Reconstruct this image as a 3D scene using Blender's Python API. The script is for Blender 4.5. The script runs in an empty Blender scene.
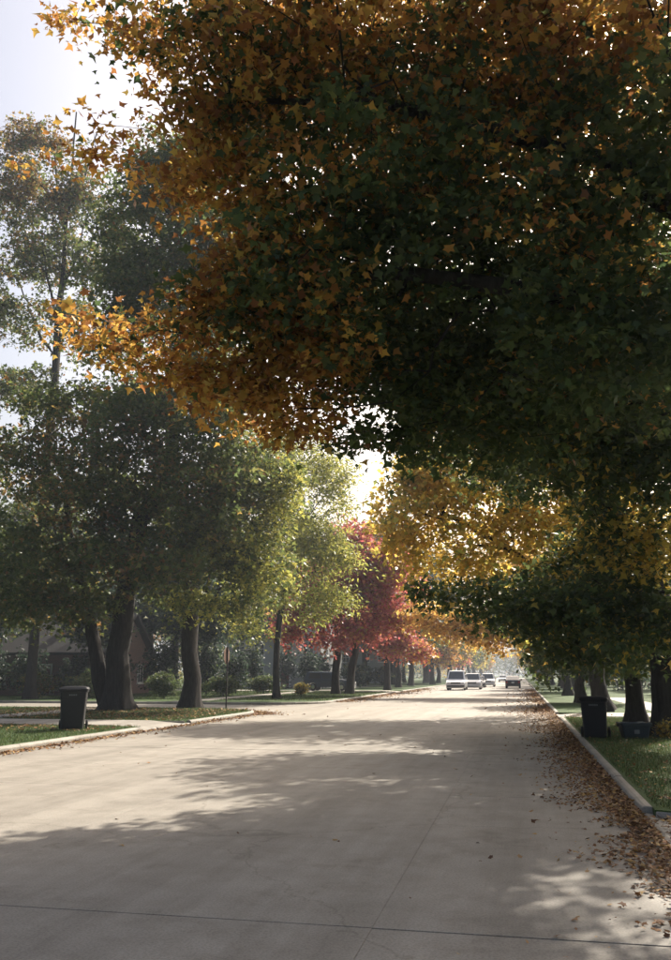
import bpy, bmesh, math, random
import numpy as np
from mathutils import Vector, Matrix, noise

sc = bpy.context.scene
C = sc.collection
R = math.radians
random.seed(7)

# ------------------------------------------------------------------ camera
F = 850.0                       # focal length in photo pixels (photo 671 x 960)
CAM_H = 1.65
PITCH = math.atan(194.0 / F)
YAW = math.atan(185.5 / F * math.cos(PITCH))
cam = bpy.data.cameras.new('camera'); cam_ob = bpy.data.objects.new('camera', cam); C.objects.link(cam_ob)
cam.sensor_fit = 'VERTICAL'; cam.sensor_height = 36.0; cam.lens = 36.0 * F / 960.0
cam.clip_start = 0.05; cam.clip_end = 5000
cam_ob.location = (0, 0, CAM_H); cam_ob.rotation_euler = (math.pi / 2 + PITCH, 0, YAW)
sc.camera = cam_ob
# ------------------------------------------------------------------ sky and sun
SUN_EL, SUN_AZ = 38.5, 22.0     # azimuth clockwise from the road direction (+Y)
w = bpy.data.worlds.new('World'); sc.world = w; w.use_nodes = True
wn = w.node_tree.nodes
sky = wn.new('ShaderNodeTexSky'); sky.sky_type = 'NISHITA'; sky.sun_disc = False
sky.sun_elevation = R(SUN_EL); sky.sun_rotation = R(SUN_AZ)
sky.air_density = 1.0; sky.dust_density = 8.0; sky.ozone_density = 0.35
w.node_tree.links.new(sky.outputs[0], wn['Background'].inputs[0])
wn['Background'].inputs[1].default_value = 0.112
sl = bpy.data.lights.new('sun', 'SUN'); sl.energy = 5.0; sl.angle = R(0.53); sl.color = (1.0, 0.93, 0.82)
so = bpy.data.objects.new('sun', sl); C.objects.link(so)
sdir = Vector((math.sin(R(SUN_AZ)) * math.cos(R(SUN_EL)), math.cos(R(SUN_AZ)) * math.cos(R(SUN_EL)), math.sin(R(SUN_EL))))
so.rotation_euler = sdir.to_track_quat('Z', 'Y').to_euler(); so.location = (0, 0, 60)
sc.view_settings.view_transform = 'Standard'; sc.view_settings.look = 'None'
sc.view_settings.exposure = 0.92; sc.view_settings.gamma = 1.0; sc.view_settings.use_curve_mapping = False
sc.render.engine = 'CYCLES'
cy = sc.cycles
cy.use_denoising = True
cy.max_bounces = 8; cy.diffuse_bounces = 3; cy.glossy_bounces = 2; cy.transmission_bounces = 5
cy.volume_bounces = 0; cy.transparent_max_bounces = 4; cy.sample_clamp_indirect = 6.0

# ------------------------------------------------------------------ pixel helpers (photo pixels)
_c, _s, _cp, _sp = math.cos(YAW), math.sin(YAW), math.cos(PITCH), math.sin(PITCH)
FW = Vector((-_s * _cp, _c * _cp, _sp)); RT = Vector((_c, _s, 0)); UP = RT.cross(FW)
def ray(px, py): return FW + RT * ((px - 335.5) / F) + UP * ((480 - py) / F)
def pt(px, py, Y):
    d = ray(px, py); return Vector((0, 0, CAM_H)) + d * (Y / d.y)
def gnd(px, py, z=0.12):
    d = ray(px, py); return Vector((0, 0, CAM_H)) + d * ((z - CAM_H) / d.z)
def project(P):                 # (n,3) -> px, py, depth
    Q = P - np.array([0, 0, CAM_H]); f = Q @ np.array(FW)
    return 335.5 + F * (Q @ np.array(RT)) / f, 480 - F * (Q @ np.array(UP)) / f, f

# ------------------------------------------------------------------ materials
MAT = {}
def nmat(name):
    m = bpy.data.materials.new(name); m.use_nodes = True; MAT[name] = m
    return m, m.node_tree.nodes, m.node_tree.links, m.node_tree.nodes['Principled BSDF']
def simple(name, col, rough=0.6, metal=0.0, var=0.12, scale=6.0, bump=0.0, spec=0.4):
    m, n, l, b = nmat(name)
    tc = n.new('ShaderNodeTexCoord'); t = n.new('ShaderNodeTexNoise'); t.inputs['Scale'].default_value = scale; t.inputs['Detail'].default_value = 5
    l.new(tc.outputs['Object'], t.inputs['Vector'])
    r = n.new('ShaderNodeValToRGB')
    r.color_ramp.elements[0].position = .3; r.color_ramp.elements[1].position = .7
    r.color_ramp.elements[0].color = [c * (1 - var) for c in col] + [1]; r.color_ramp.elements[1].color = [min(1, c * (1 + var)) for c in col] + [1]
    l.new(t.outputs['Fac'], r.inputs['Fac']); l.new(r.outputs[0], b.inputs['Base Color'])
    b.inputs['Roughness'].default_value = rough; b.inputs['Metallic'].default_value = metal; b.inputs['Specular IOR Level'].default_value = spec
    if bump:
        bp = n.new('ShaderNodeBump'); bp.inputs['Strength'].default_value = bump; bp.inputs['Distance'].default_value = .02
        l.new(t.outputs['Fac'], bp.inputs['Height']); l.new(bp.outputs[0], b.inputs['Normal'])
    return m
def concrete(name, col, dark, bump=.25):
    m, n, l, b = nmat(name)
    g = n.new('ShaderNodeNewGeometry')
    def nz(scale, det, rough=.6):
        t = n.new('ShaderNodeTexNoise'); t.inputs['Scale'].default_value = scale; t.inputs['Detail'].default_value = det; t.inputs['Roughness'].default_value = rough
        l.new(g.outputs['Position'], t.inputs['Vector']); return t
    a, bb, c = nz(.35, 6), nz(2.2, 6), nz(55, 3)
    r1 = n.new('ShaderNodeValToRGB'); r1.color_ramp.elements[0].position = .32; r1.color_ramp.elements[1].position = .68
    r1.color_ramp.elements[0].color = dark + (1,); r1.color_ramp.elements[1].color = col + (1,)
    l.new(a.outputs['Fac'], r1.inputs['Fac'])
    r2 = n.new('ShaderNodeValToRGB'); r2.color_ramp.elements[0].position = .35; r2.color_ramp.elements[1].position = .6
    r2.color_ramp.elements[0].color = (.74, .73, .71, 1); r2.color_ramp.elements[1].color = (1, 1, 1, 1)
    l.new(bb.outputs['Fac'], r2.inputs['Fac'])
    mx = n.new('ShaderNodeMixRGB'); mx.blend_type = 'MULTIPLY'; mx.inputs[0].default_value = .55
    l.new(r1.outputs[0], mx.inputs[1]); l.new(r2.outputs[0], mx.inputs[2])
    r3 = n.new('ShaderNodeValToRGB'); r3.color_ramp.elements[0].position = .36; r3.color_ramp.elements[1].position = .58
    r3.color_ramp.elements[0].color = (.62, .6, .57, 1); r3.color_ramp.elements[1].color = (1.05, 1.05, 1.05, 1)
    l.new(c.outputs['Fac'], r3.inputs['Fac'])
    m2 = n.new('ShaderNodeMixRGB'); m2.blend_type = 'MULTIPLY'; m2.inputs[0].default_value = .6
    l.new(mx.outputs[0], m2.inputs[1]); l.new(r3.outputs[0], m2.inputs[2])
    # hairline cracks
    v = n.new('ShaderNodeTexVoronoi'); v.feature = 'DISTANCE_TO_EDGE'; v.inputs['Scale'].default_value = .16
    dn = nz(1.3, 5); ad = n.new('ShaderNodeVectorMath'); ad.operation = 'MULTIPLY_ADD'
    ad.inputs[1].default_value = (1.1, 1.1, 0)
    l.new(dn.outputs['Color'], ad.inputs[0]); l.new(g.outputs['Position'], ad.inputs[2]); l.new(ad.outputs[0], v.inputs['Vector'])
    cr = n.new('ShaderNodeValToRGB'); cr.color_ramp.elements[0].position = .0; cr.color_ramp.elements[1].position = .0022
    cr.color_ramp.elements[0].color = (.7, .69, .67, 1); cr.color_ramp.elements[1].color = (1, 1, 1, 1)
    l.new(v.outputs['Distance'], cr.inputs['Fac'])
    m3 = n.new('ShaderNodeMixRGB'); m3.blend_type = 'MULTIPLY'; m3.inputs[0].default_value = .8
    l.new(m2.outputs[0], m3.inputs[1]); l.new(cr.outputs[0], m3.inputs[2])
    mp = n.new('ShaderNodeMapping'); mp.inputs['Scale'].default_value = (1.0, .05, 1); l.new(g.outputs['Position'], mp.inputs['Vector'])
    tt = n.new('ShaderNodeTexNoise'); tt.inputs['Scale'].default_value = 1.1; tt.inputs['Detail'].default_value = 7; tt.inputs['Roughness'].default_value = .7; l.new(mp.outputs[0], tt.inputs['Vector'])
    st_ = nz(.9, 8, .75)
    rt = n.new('ShaderNodeValToRGB'); rt.color_ramp.elements[0].position = .36; rt.color_ramp.elements[1].position = .6
    rt.color_ramp.elements[0].color = (.68, .67, .65, 1); rt.color_ramp.elements[1].color = (1.04, 1.04, 1.03, 1); l.new(tt.outputs['Fac'], rt.inputs['Fac'])
    r5 = n.new('ShaderNodeValToRGB'); r5.color_ramp.elements[0].position = .32; r5.color_ramp.elements[1].position = .48
    r5.color_ramp.elements[0].color = (.6, .58, .55, 1); r5.color_ramp.elements[1].color = (1, 1, 1, 1); l.new(st_.outputs['Fac'], r5.inputs['Fac'])
    m4 = n.new('ShaderNodeMixRGB'); m4.blend_type = 'MULTIPLY'; m4.inputs[0].default_value = .8; l.new(m3.outputs[0], m4.inputs[1]); l.new(rt.outputs[0], m4.inputs[2])
    m5 = n.new('ShaderNodeMixRGB'); m5.blend_type = 'MULTIPLY'; m5.inputs[0].default_value = .7; l.new(m4.outputs[0], m5.inputs[1]); l.new(r5.outputs[0], m5.inputs[2])
    l.new(m5.outputs[0], b.inputs['Base Color'])
    b.inputs['Roughness'].default_value = .72; b.inputs['Specular IOR Level'].default_value = .35
    bp = n.new('ShaderNodeBump'); bp.inputs['Strength'].default_value = bump; bp.inputs['Distance'].default_value = .004
    l.new(c.outputs['Fac'], bp.inputs['Height']); l.new(bp.outputs[0], b.inputs['Normal'])
    return m
concrete('concrete_road', (.335, .302, .256), (.28, .253, .215))
concrete('concrete_walk', (.42, .385, .33), (.33, .30, .26))
concrete('concrete_kerb', (.40, .37, .32), (.27, .245, .21))
simple('joint_sealant', (.14, .127, .11), .9)

def grass_mat(name, a, b_, c_):
    m, n, l, b = nmat(name)
    g = n.new('ShaderNodeNewGeometry'); t = n.new('ShaderNodeTexNoise'); t.inputs['Scale'].default_value = 1.1; t.inputs['Detail'].default_value = 9; t.inputs['Roughness'].default_value = .75
    l.new(g.outputs['Position'], t.inputs['Vector'])
    r = n.new('ShaderNodeValToRGB'); r.color_ramp.elements[0].position = .3; r.color_ramp.elements[1].position = .72
    r.color_ramp.elements[0].color = a + (1,); r.color_ramp.elements[1].color = b_ + (1,)
    e = r.color_ramp.elements.new(.6); e.color = c_ + (1,)
    l.new(t.outputs['Fac'], r.inputs['Fac']); l.new(r.outputs[0], b.inputs['Base Color']); b.inputs['Roughness'].default_value = .85
    b.inputs['Specular IOR Level'].default_value = .2
    t2 = n.new('ShaderNodeTexNoise'); t2.inputs['Scale'].default_value = 40; l.new(g.outputs['Position'], t2.inputs['Vector'])
    bp = n.new('ShaderNodeBump'); bp.inputs['Strength'].default_value = .8; bp.inputs['Distance'].default_value = .04
    l.new(t2.outputs['Fac'], bp.inputs['Height']); l.new(bp.outputs[0], b.inputs['Normal'])
grass_mat('turf', (.035, .06, .018), (.085, .085, .03), (.055, .095, .022))
simple('soil', (.075, .06, .04), .95, bump=.5, scale=12, var=.35)

def bark(name, col):
    m, n, l, b = nmat(name)
    tc = n.new('ShaderNodeNewGeometry'); mp = n.new('ShaderNodeMapping'); mp.inputs['Scale'].default_value = (9, 9, 1.6)
    l.new(tc.outputs['Position'], mp.inputs['Vector'])
    t = n.new('ShaderNodeTexNoise'); t.inputs['Scale'].default_value = 1.6; t.inputs['Detail'].default_value = 8; t.inputs['Roughness'].default_value = .7
    l.new(mp.outputs[0], t.inputs['Vector'])
    r = n.new('ShaderNodeValToRGB'); r.color_ramp.elements[0].position = .35; r.color_ramp.elements[1].position = .7
    r.color_ramp.elements[0].color = [c * .45 for c in col] + [1]; r.color_ramp.elements[1].color = [c * 1.4 for c in col] + [1]
    l.new(t.outputs['Fac'], r.inputs['Fac']); l.new(r.outputs[0], b.inputs['Base Color']); b.inputs['Roughness'].default_value = .9; b.inputs['Specular IOR Level'].default_value = .2
    bp = n.new('ShaderNodeBump'); bp.inputs['Strength'].default_value = .9; bp.inputs['Distance'].default_value = .05
    l.new(t.outputs['Fac'], bp.inputs['Height']); l.new(bp.outputs[0], b.inputs['Normal'])
bark('bark', (.034, .029, .025)); bark('bark_grey', (.06, .052, .045))

def leafmat(name, trans=.4, gloss=.35, rough=.45):
    m, n, l, b = nmat(name)
    at = n.new('ShaderNodeAttribute'); at.attribute_name = 'tint'
    l.new(at.outputs['Color'], b.inputs['Base Color']); b.inputs['Roughness'].default_value = rough; b.inputs['Specular IOR Level'].default_value = gloss
    tr = n.new('ShaderNodeBsdfTranslucent')
    gm = n.new('ShaderNodeGamma'); gm.inputs[1].default_value = .85; l.new(at.outputs['Color'], gm.inputs[0]); l.new(gm.outputs[0], tr.inputs['Color'])
    mx = n.new('ShaderNodeMixShader'); mx.inputs[0].default_value = trans
    l.new(b.outputs[0], mx.inputs[1]); l.new(tr.outputs[0], mx.inputs[2]); l.new(mx.outputs[0], n['Material Output'].inputs['Surface'])
leafmat('leaf', .55); leafmat('litter', .12, .25, .7); leafmat('grass_blade', .3, .25, .6)

# ------------------------------------------------------------------ mesh helpers
def np_mesh(name, verts, faces_flat, face_sizes, tint=None, mat=None, smooth=False):
    me = bpy.data.meshes.new(name)
    nv = len(verts); me.vertices.add(nv); me.vertices.foreach_set('co', np.ascontiguousarray(verts, dtype=np.float32).ravel())
    me.loops.add(len(faces_flat)); me.loops.foreach_set('vertex_index', np.ascontiguousarray(faces_flat, dtype=np.int32))
    nf = len(face_sizes); me.polygons.add(nf)
    st = np.zeros(nf, dtype=np.int32); st[1:] = np.cumsum(face_sizes)[:-1]
    me.polygons.foreach_set('loop_start', st); me.polygons.foreach_set('loop_total', np.asarray(face_sizes, dtype=np.int32))
    if smooth: me.polygons.foreach_set('use_smooth', np.ones(nf, dtype=bool))
    me.update(calc_edges=True)
    if tint is not None:
        a = me.attributes.new('tint', 'FLOAT_COLOR', 'POINT')
        a.data.foreach_set('color', np.ascontiguousarray(np.concatenate([tint, np.ones((nv, 1))], 1), dtype=np.float32).ravel())
    if mat: me.materials.append(MAT[mat])
    return me
def ob(name, me, parent=None, loc=None):
    o = bpy.data.objects.new(name, me); C.objects.link(o)
    if loc is not None: o.location = loc
    if parent: o.parent = parent
    return o
def tag(o, label=None, cat=None, group=None, kind=None):
    if label: o['label'] = label
    if cat: o['category'] = cat
    if group: o['group'] = group
    if kind: o['kind'] = kind
    return o
def empty(name, loc=(0, 0, 0), rz=0):
    o = bpy.data.objects.new(name, None); C.objects.link(o); o.location = loc; o.rotation_euler = (0, 0, rz); o.empty_display_size = .3
    return o
class MB:
    def __init__(s): s.v = []; s.f = []
    def add(s, vs, fs):
        k = len(s.v); s.v += [tuple(v) for v in vs]; s.f += [[i + k for i in f] for f in fs]; return s
    def box(s, x0, x1, y0, y1, z0, z1):
        return s.add([(x0, y0, z0), (x1, y0, z0), (x1, y1, z0), (x0, y1, z0), (x0, y0, z1), (x1, y0, z1), (x1, y1, z1), (x0, y1, z1)],
                     [(3, 2, 1, 0), (4, 5, 6, 7), (0, 1, 5, 4), (1, 2, 6, 5), (2, 3, 7, 6), (3, 0, 4, 7)])
    def loft(s, rings, cap=True):
        n = len(rings[0]); vs = [p for r in rings for p in r]; fs = []
        for i in range(len(rings) - 1):
            for j in range(n): fs.append((i * n + j, i * n + (j + 1) % n, (i + 1) * n + (j + 1) % n, (i + 1) * n + j))
        if cap: fs.append(tuple(range(n - 1, -1, -1))); fs.append(tuple((len(rings) - 1) * n + j for j in range(n)))
        return s.add(vs, fs)
    def cyl(s, p0, p1, r0, r1=None, n=12):
        r1 = r0 if r1 is None else r1; p0 = Vector(p0); p1 = Vector(p1); d = (p1 - p0).normalized()
        a = d.orthogonal().normalized(); b = d.cross(a)
        return s.loft([[p + (a * math.cos(t) + b * math.sin(t)) * r for t in [2 * math.pi * k / n for k in range(n)]] for p, r in ((p0, r0), (p1, r1))])
    def tube(s, pts, r, n=8):
        pts = [Vector(p) for p in pts]; rings = []; a = None
        for i, p in enumerate(pts):
            d = (pts[min(i + 1, len(pts) - 1)] - pts[max(i - 1, 0)]).normalized()
            a = d.orthogonal().normalized() if a is None else (a - d * a.dot(d)).normalized()
            b = d.cross(a); rr = r[i] if hasattr(r, '__len__') else r
            rings.append([p + (a * math.cos(t) + b * math.sin(t)) * rr for t in [2 * math.pi * k / n for k in range(n)]])
        return s.loft(rings)
    def prism(s, prof, x0, x1, axis='x'):   # polygon of (y, z) extruded along x
        n = len(prof); vs = [(x0, y, z) for y, z in prof] + [(x1, y, z) for y, z in prof]
        fs = [tuple(range(n)), tuple(range(2 * n - 1, n - 1, -1))] + [(i, n + i, n + (i + 1) % n, (i + 1) % n) for i in range(n)]
        return s.add(vs, fs)
    def mesh(s, name, mat, bevel=0, smooth=False, seg=2):
        me = bpy.data.meshes.new(name); me.from_pydata(s.v, [], s.f)
        bm = bmesh.new(); bm.from_mesh(me); bmesh.ops.recalc_face_normals(bm, faces=bm.faces)
        if bevel: bmesh.ops.bevel(bm, geom=[e for e in bm.edges if len(e.link_faces) == 2 and e.calc_face_angle() > .5], offset=bevel, segments=seg, affect='EDGES', profile=.6, clamp_overlap=True)
        if smooth:
            for f in bm.faces: f.smooth = True
        bm.to_mesh(me); bm.free(); me.materials.append(MAT[mat]); return me
    def build(s, name, mat, parent=None, bevel=0, smooth=False, loc=None, seg=2): return ob(name, s.mesh(name, mat, bevel, smooth, seg), parent, loc)
def copy_tree(o, parent=None):
    c = o.copy(); C.objects.link(c); c.parent = parent
    for ch in list(o.children): copy_tree(ch, c)
    return c

# ================================================================== SETTING
RX, LX = 1.30, -11.0            # kerb faces of the street
S0, S1 = 38.5, 46.5             # side street
YEND = 420
def sheet(name, pts, z, mat, kind='structure', depth=0.0, parent=None):
    m = MB(); n = len(pts)
    if depth:
        m.add([(x, y, z) for x, y in pts] + [(x, y, z - depth) for x, y in pts], [tuple(range(n))] + [(i, n + i, n + (i + 1) % n, (i + 1) % n) for i in range(n)])
    else: m.add([(x, y, z) for x, y in pts], [tuple(range(n))])
    o = m.build(name, mat, parent)
    if kind: o['kind'] = kind
    return o
def rect(x0, x1, y0, y1): return [(x0, y0), (x1, y0), (x1, y1), (x0, y1)]
def arc(cx, cy, r, a0, a1, n=8): return [(cx + r * math.cos(R(a0 + (a1 - a0) * i / n)), cy + r * math.sin(R(a0 + (a1 - a0) * i / n))) for i in range(n + 1)]

g = sheet('ground', rect(-500, 500, -120, 1100), -.10, 'turf')
road = sheet('road', rect(LX - .1, RX + .1, -14, 96.5), -.014, 'joint_sealant')
# concrete slabs of the street, each its own piece with open joints
xj = [LX + .02, -8.0, -4.85, -1.05, RX - .02]
y0s = 6.1 - 6.5 * 3
slab_mesh = {}
row = 0; y = y0s
while y < 96:
    for i in range(4):
        x0, x1 = xj[i] + .001, xj[i + 1] - .001
        key = i
        if key not in slab_mesh:
            slab_mesh[key] = MB().box(-(x1 - x0) / 2, (x1 - x0) / 2, -3.243, 3.243, -.012, 0).mesh('slab', 'concrete_road', .002, seg=1)
        o = ob('slab', slab_mesh[key], road, ((x0 + x1) / 2, y + 3.25, random.uniform(-.002, .002)))
        o.rotation_euler = (random.uniform(-.0003, .0003), random.uniform(-.0004, .0004), 0)
    y += 6.5; row += 1
sheet('far_road', rect(LX - .1, RX + .1, y, YEND), -.003, 'concrete_road', parent=None)
sheet('side_street', rect(-150, LX - .02, S0 - 3.6, S1 + 3.6), -.006, 'concrete_road')

# lawns (raised, with square corners rounded at the side street)
LZ = .115
def notch(e, sd, y0, y1, fl=.3): return [(e, y0 - fl), (e + sd * 1.05, y0 + .05), (e + sd * 1.05, y1 - .05), (e, y1 + fl)]
sheet('lawn', [(220, -14), (220, YEND + 60), (RX + .15, YEND + 60)] + notch(RX + .15, 1, 33.7, 36.9)[::-1] + notch(RX + .15, 1, 7.8, 10.7)[::-1] + [(RX + .15, -14)], LZ, 'turf', depth=.2)
near_l = [(LX - .15, -14)] + notch(LX - .15, -1, 24.9, 27.7) + arc(-14.65, S0 - 3.65, 3.5, 0, 90) + [(-150, S0 - .15), (-150, -14)]
sheet('lawn', near_l, LZ, 'turf', depth=.2)
far_l = [(-150, S1 + .15)] + arc(-14.65, S1 + 3.65, 3.5, -90, 0) + notch(LX - .15, -1, 78, 82) + [(LX - .15, YEND + 60), (-150, YEND + 60)]
sheet('lawn', far_l, LZ, 'turf', depth=.2)

# kerb stones
kerb = MB().box(RX + .01, RX + .14, -13, 60, -.2, -.02).build('kerb', 'concrete_kerb'); kerb['kind'] = 'structure'
_kcache = {}
def kerb_run(pts, dz=0.0):
    for (x0, y0), (x1, y1) in zip(pts[:-1], pts[1:]):
        d = math.hypot(x1 - x0, y1 - y0); n = max(1, round(d / 3.0)); L = d / n; key = round(L, 2)
        if key not in _kcache:
            prof = [(-.075, -.12), (.075, -.12), (.075, .125), (.0, .128), (-.045, .115), (-.07, .075)]
            m = MB().add([(u, -L / 2 + .004, z) for u, z in prof] + [(u, L / 2 - .004, z) for u, z in prof],
                         [tuple(range(6)), tuple(range(11, 5, -1))] + [(i, 6 + i, 6 + (i + 1) % 6, (i + 1) % 6) for i in range(6)])
            _kcache[key] = m.mesh('kerb_stone', 'concrete_kerb', .008, seg=1)
        a = math.atan2(-(x1 - x0), (y1 - y0))
        for i in range(n):
            t = (i + .5) / n
            o = ob('kerb_stone', _kcache[key], kerb, (x0 + (x1 - x0) * t, y0 + (y1 - y0) * t, dz + random.uniform(-.006, .004)))
            o.rotation_euler = (random.uniform(-.001, .001), 0, a + random.uniform(-.002, .002))
kerb_run([(RX + .075, -6), (RX + .075, 7.3)])
kerb_run([(RX + .075, 11.2), (RX + .075, 33.2)])
kerb_run([(RX + .075, 7.3), (RX + .075, 11.2)], -.075)
kerb_run([(RX + .075, 33.2), (RX + .075, 37.4)], -.085)
kerb_run([(LX - .075, 28.2), (LX - .075, 24.4)], -.085)
kerb_run([(RX + .075, 37.4), (RX + .075, 150)])
kerb_run([(LX - .075, 24.4), (LX - .075, 5)])
kerb_run(([(LX - .075, 28.2)] + arc(-14.65, S0 - 3.65, 3.575, 0, 90, 7) + [(-60, S0 - .075)])[::-1])
kerb_run(([(-60, S1 + .075)] + arc(-14.65, S1 + 3.65, 3.575, -90, 0, 7) + [(LX - .075, 77.5)])[::-1])
kerb_run([(LX - .075, 150), (LX - .075, 82.5)])

for sd, e, ya, yb in ((1, RX + .16, 7.8, 10.7), (-1, LX - .16, 24.9, 27.7)):
    kerb_run([(e, ya - .32), (e + sd * 1.05, ya)], -.02); kerb_run([(e + sd * 1.05, yb), (e, yb + .32)], -.02)
# driveways with ramps down to the street, sidewalks of square panels
def driveway(y0, y1, side, xfar, fl=.45):
    e = RX if side > 0 else LX
    m = MB()
    prof = [(-.12, .004), (.1, .03), (1.3, .135), (abs(xfar - e), .137)]
    f = [fl, fl * .8, .0, 0]
    vs = []
    for (d, z), k in zip(prof, f): vs += [(e + side * d, y0 - k, z), (e + side * d, y1 + k, z)]
    n = len(vs); vs += [(x, yy, z - .13) for x, yy, z in vs]
    fs = [(2 * i, 2 * i + 1, 2 * i + 3, 2 * i + 2) for i in range(3)]
    fs += [(2 * i, 2 * i + 2, n + 2 * i + 2, n + 2 * i) for i in range(3)] + [(2 * i + 1, n + 2 * i + 1, n + 2 * i + 3, 2 * i + 3) for i in range(3)]
    m.add(vs, fs)
    o = m.build('driveway', 'concrete_walk'); o['kind'] = 'structure'; return o
driveway(7.8, 10.7, 1, 40); driveway(33.7, 36.9, 1, 40); driveway(24.9, 27.7, -1, -60); driveway(78, 82, -1, -34)
walk = MB().box(5.5, 6.6, -10, 60, .10, .118).build('sidewalk', 'joint_sealant'); walk['kind'] = 'structure'
walk2 = MB().box(-19.5, -18.3, 6, 38, .10, .118).build('sidewalk', 'joint_sealant'); walk2['kind'] = 'structure'
walk3 = MB().box(-19.5, -18.3, S1 + .3, 120, .10, .118).build('sidewalk', 'joint_sealant'); walk3['kind'] = 'structure'
pm = MB().box(-.745, .745, -.745, .745, -.02, .016).mesh('paving_panel', 'concrete_walk', .005, seg=1)
def panels(par, x, y0, y1, skip=()):
    yy = y0 + .75
    while yy < y1:
        if not any(a < yy < b for a, b in skip): ob('paving_panel', pm, par, (x, yy, .114 + random.uniform(0, .005)))
        yy += 1.5
panels(walk, 6.05, 8, 60, [(7, 11.5), (33, 37.6)]); panels(walk2, -18.9, 12, 38, [(24.2, 28.4)]); panels(walk3, -18.9, S1 + .4, 77)

# ================================================================== TREES
MAPLE = (np.array([(.38, 0, .02), (0, .02, 0), (-.06, .30, -.03), (.20, .27, .0), (.36, .56, -.06), (.55, .20, .0), (1.0, 0, -.12),
                   (.55, -.20, .0), (.36, -.56, -.06), (.20, -.27, .0), (-.06, -.30, -.03)]),
         [(0, i, i + 1) for i in range(1, 10)] + [(0, 10, 1)])
LOBED = (np.array([(0, 0, 0), (.28, .50, .05), (.46, .20, .02), (1, 0, -.12), (.46, -.20, .02), (.28, -.50, .05)]), [(0, 3, 2, 1), (0, 5, 4, 3)])
PLAIN = (np.array([(0, 0, 0), (.45, .36, .06), (1, 0, -.10), (.45, -.36, .06)]), [(0, 3, 2, 1)])
LONG = (np.array([(0, 0, 0), (.4, .2, .04), (1, 0, -.2), (.4, -.2, .04)]), [(0, 3, 2, 1)])
def leaves_arrays(P, N, D, S, tint, tpl):
    tv, tf = tpl; n = len(P); k = len(tv)
    D = D - N * (D * N).sum(1, keepdims=True); D /= np.linalg.norm(D, axis=1, keepdims=True) + 1e-9
    B = np.cross(N, D)
    V = (P[:, None, :] + S[:, None, None] * (tv[None, :, 0:1] * D[:, None] + tv[None, :, 1:2] * B[:, None] + tv[None, :, 2:3] * N[:, None])).reshape(-1, 3)
    ff = np.concatenate([np.array(f) for f in tf]); fs = np.array([len(f) for f in tf])
    FF = (ff[None, :] + (np.arange(n) * k)[:, None]).ravel(); FS = np.tile(fs, n)
    return V, FF, FS, np.repeat(tint, k, axis=0)
def leaves_mesh(name, P, N, D, S, tint, tpl, mat='leaf'):
    return np_mesh(name, *leaves_arrays(P, N, D, S, tint, tpl), mat)
def pal(cols): return np.array(cols, dtype=float)
P_GREEN = pal([(.06, .09, .026), (.075, .105, .028), (.045, .075, .026), (.10, .12, .032)])
P_OLIVE = pal([(.09, .10, .028), (.12, .12, .03), (.07, .085, .025), (.15, .11, .03)])
P_ORANGE = pal([(.46, .22, .04), (.48, .28, .05), (.38, .16, .035), (.26, .10, .03), (.44, .30, .06), (.50, .26, .05)])
P_YELLOW = pal([(.54, .37, .06), (.58, .42, .07), (.46, .28, .05), (.38, .31, .06)])
P_LIME = pal([(.36, .35, .06), (.41, .37, .07), (.29, .30, .055), (.19, .22, .05)])
P_GOLD = pal([(.62, .42, .07), (.66, .47, .09), (.55, .34, .06), (.45, .36, .07)])
P_AMBER = pal([(.66, .42, .09), (.70, .47, .11), (.62, .36, .07), (.54, .28, .06)])
P_MIX = pal([(.075, .105, .027), (.10, .125, .03), (.065, .095, .026), (.135, .14, .036)])
P_RED = pal([(.42, .085, .08), (.47, .13, .10), (.34, .065, .065), (.50, .19, .10)])
P_SPRUCE = pal([(.022, .038, .022), (.03, .048, .028), (.018, .03, .02)])
P_RUST = pal([(.25, .13, .04), (.17, .09, .03), (.28, .18, .045), (.16, .12, .035)])
def rs(seed): return np.random.default_rng(seed)
def unit(v): return v / (np.linalg.norm(v, axis=-1, keepdims=True) + 1e-9)

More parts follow.
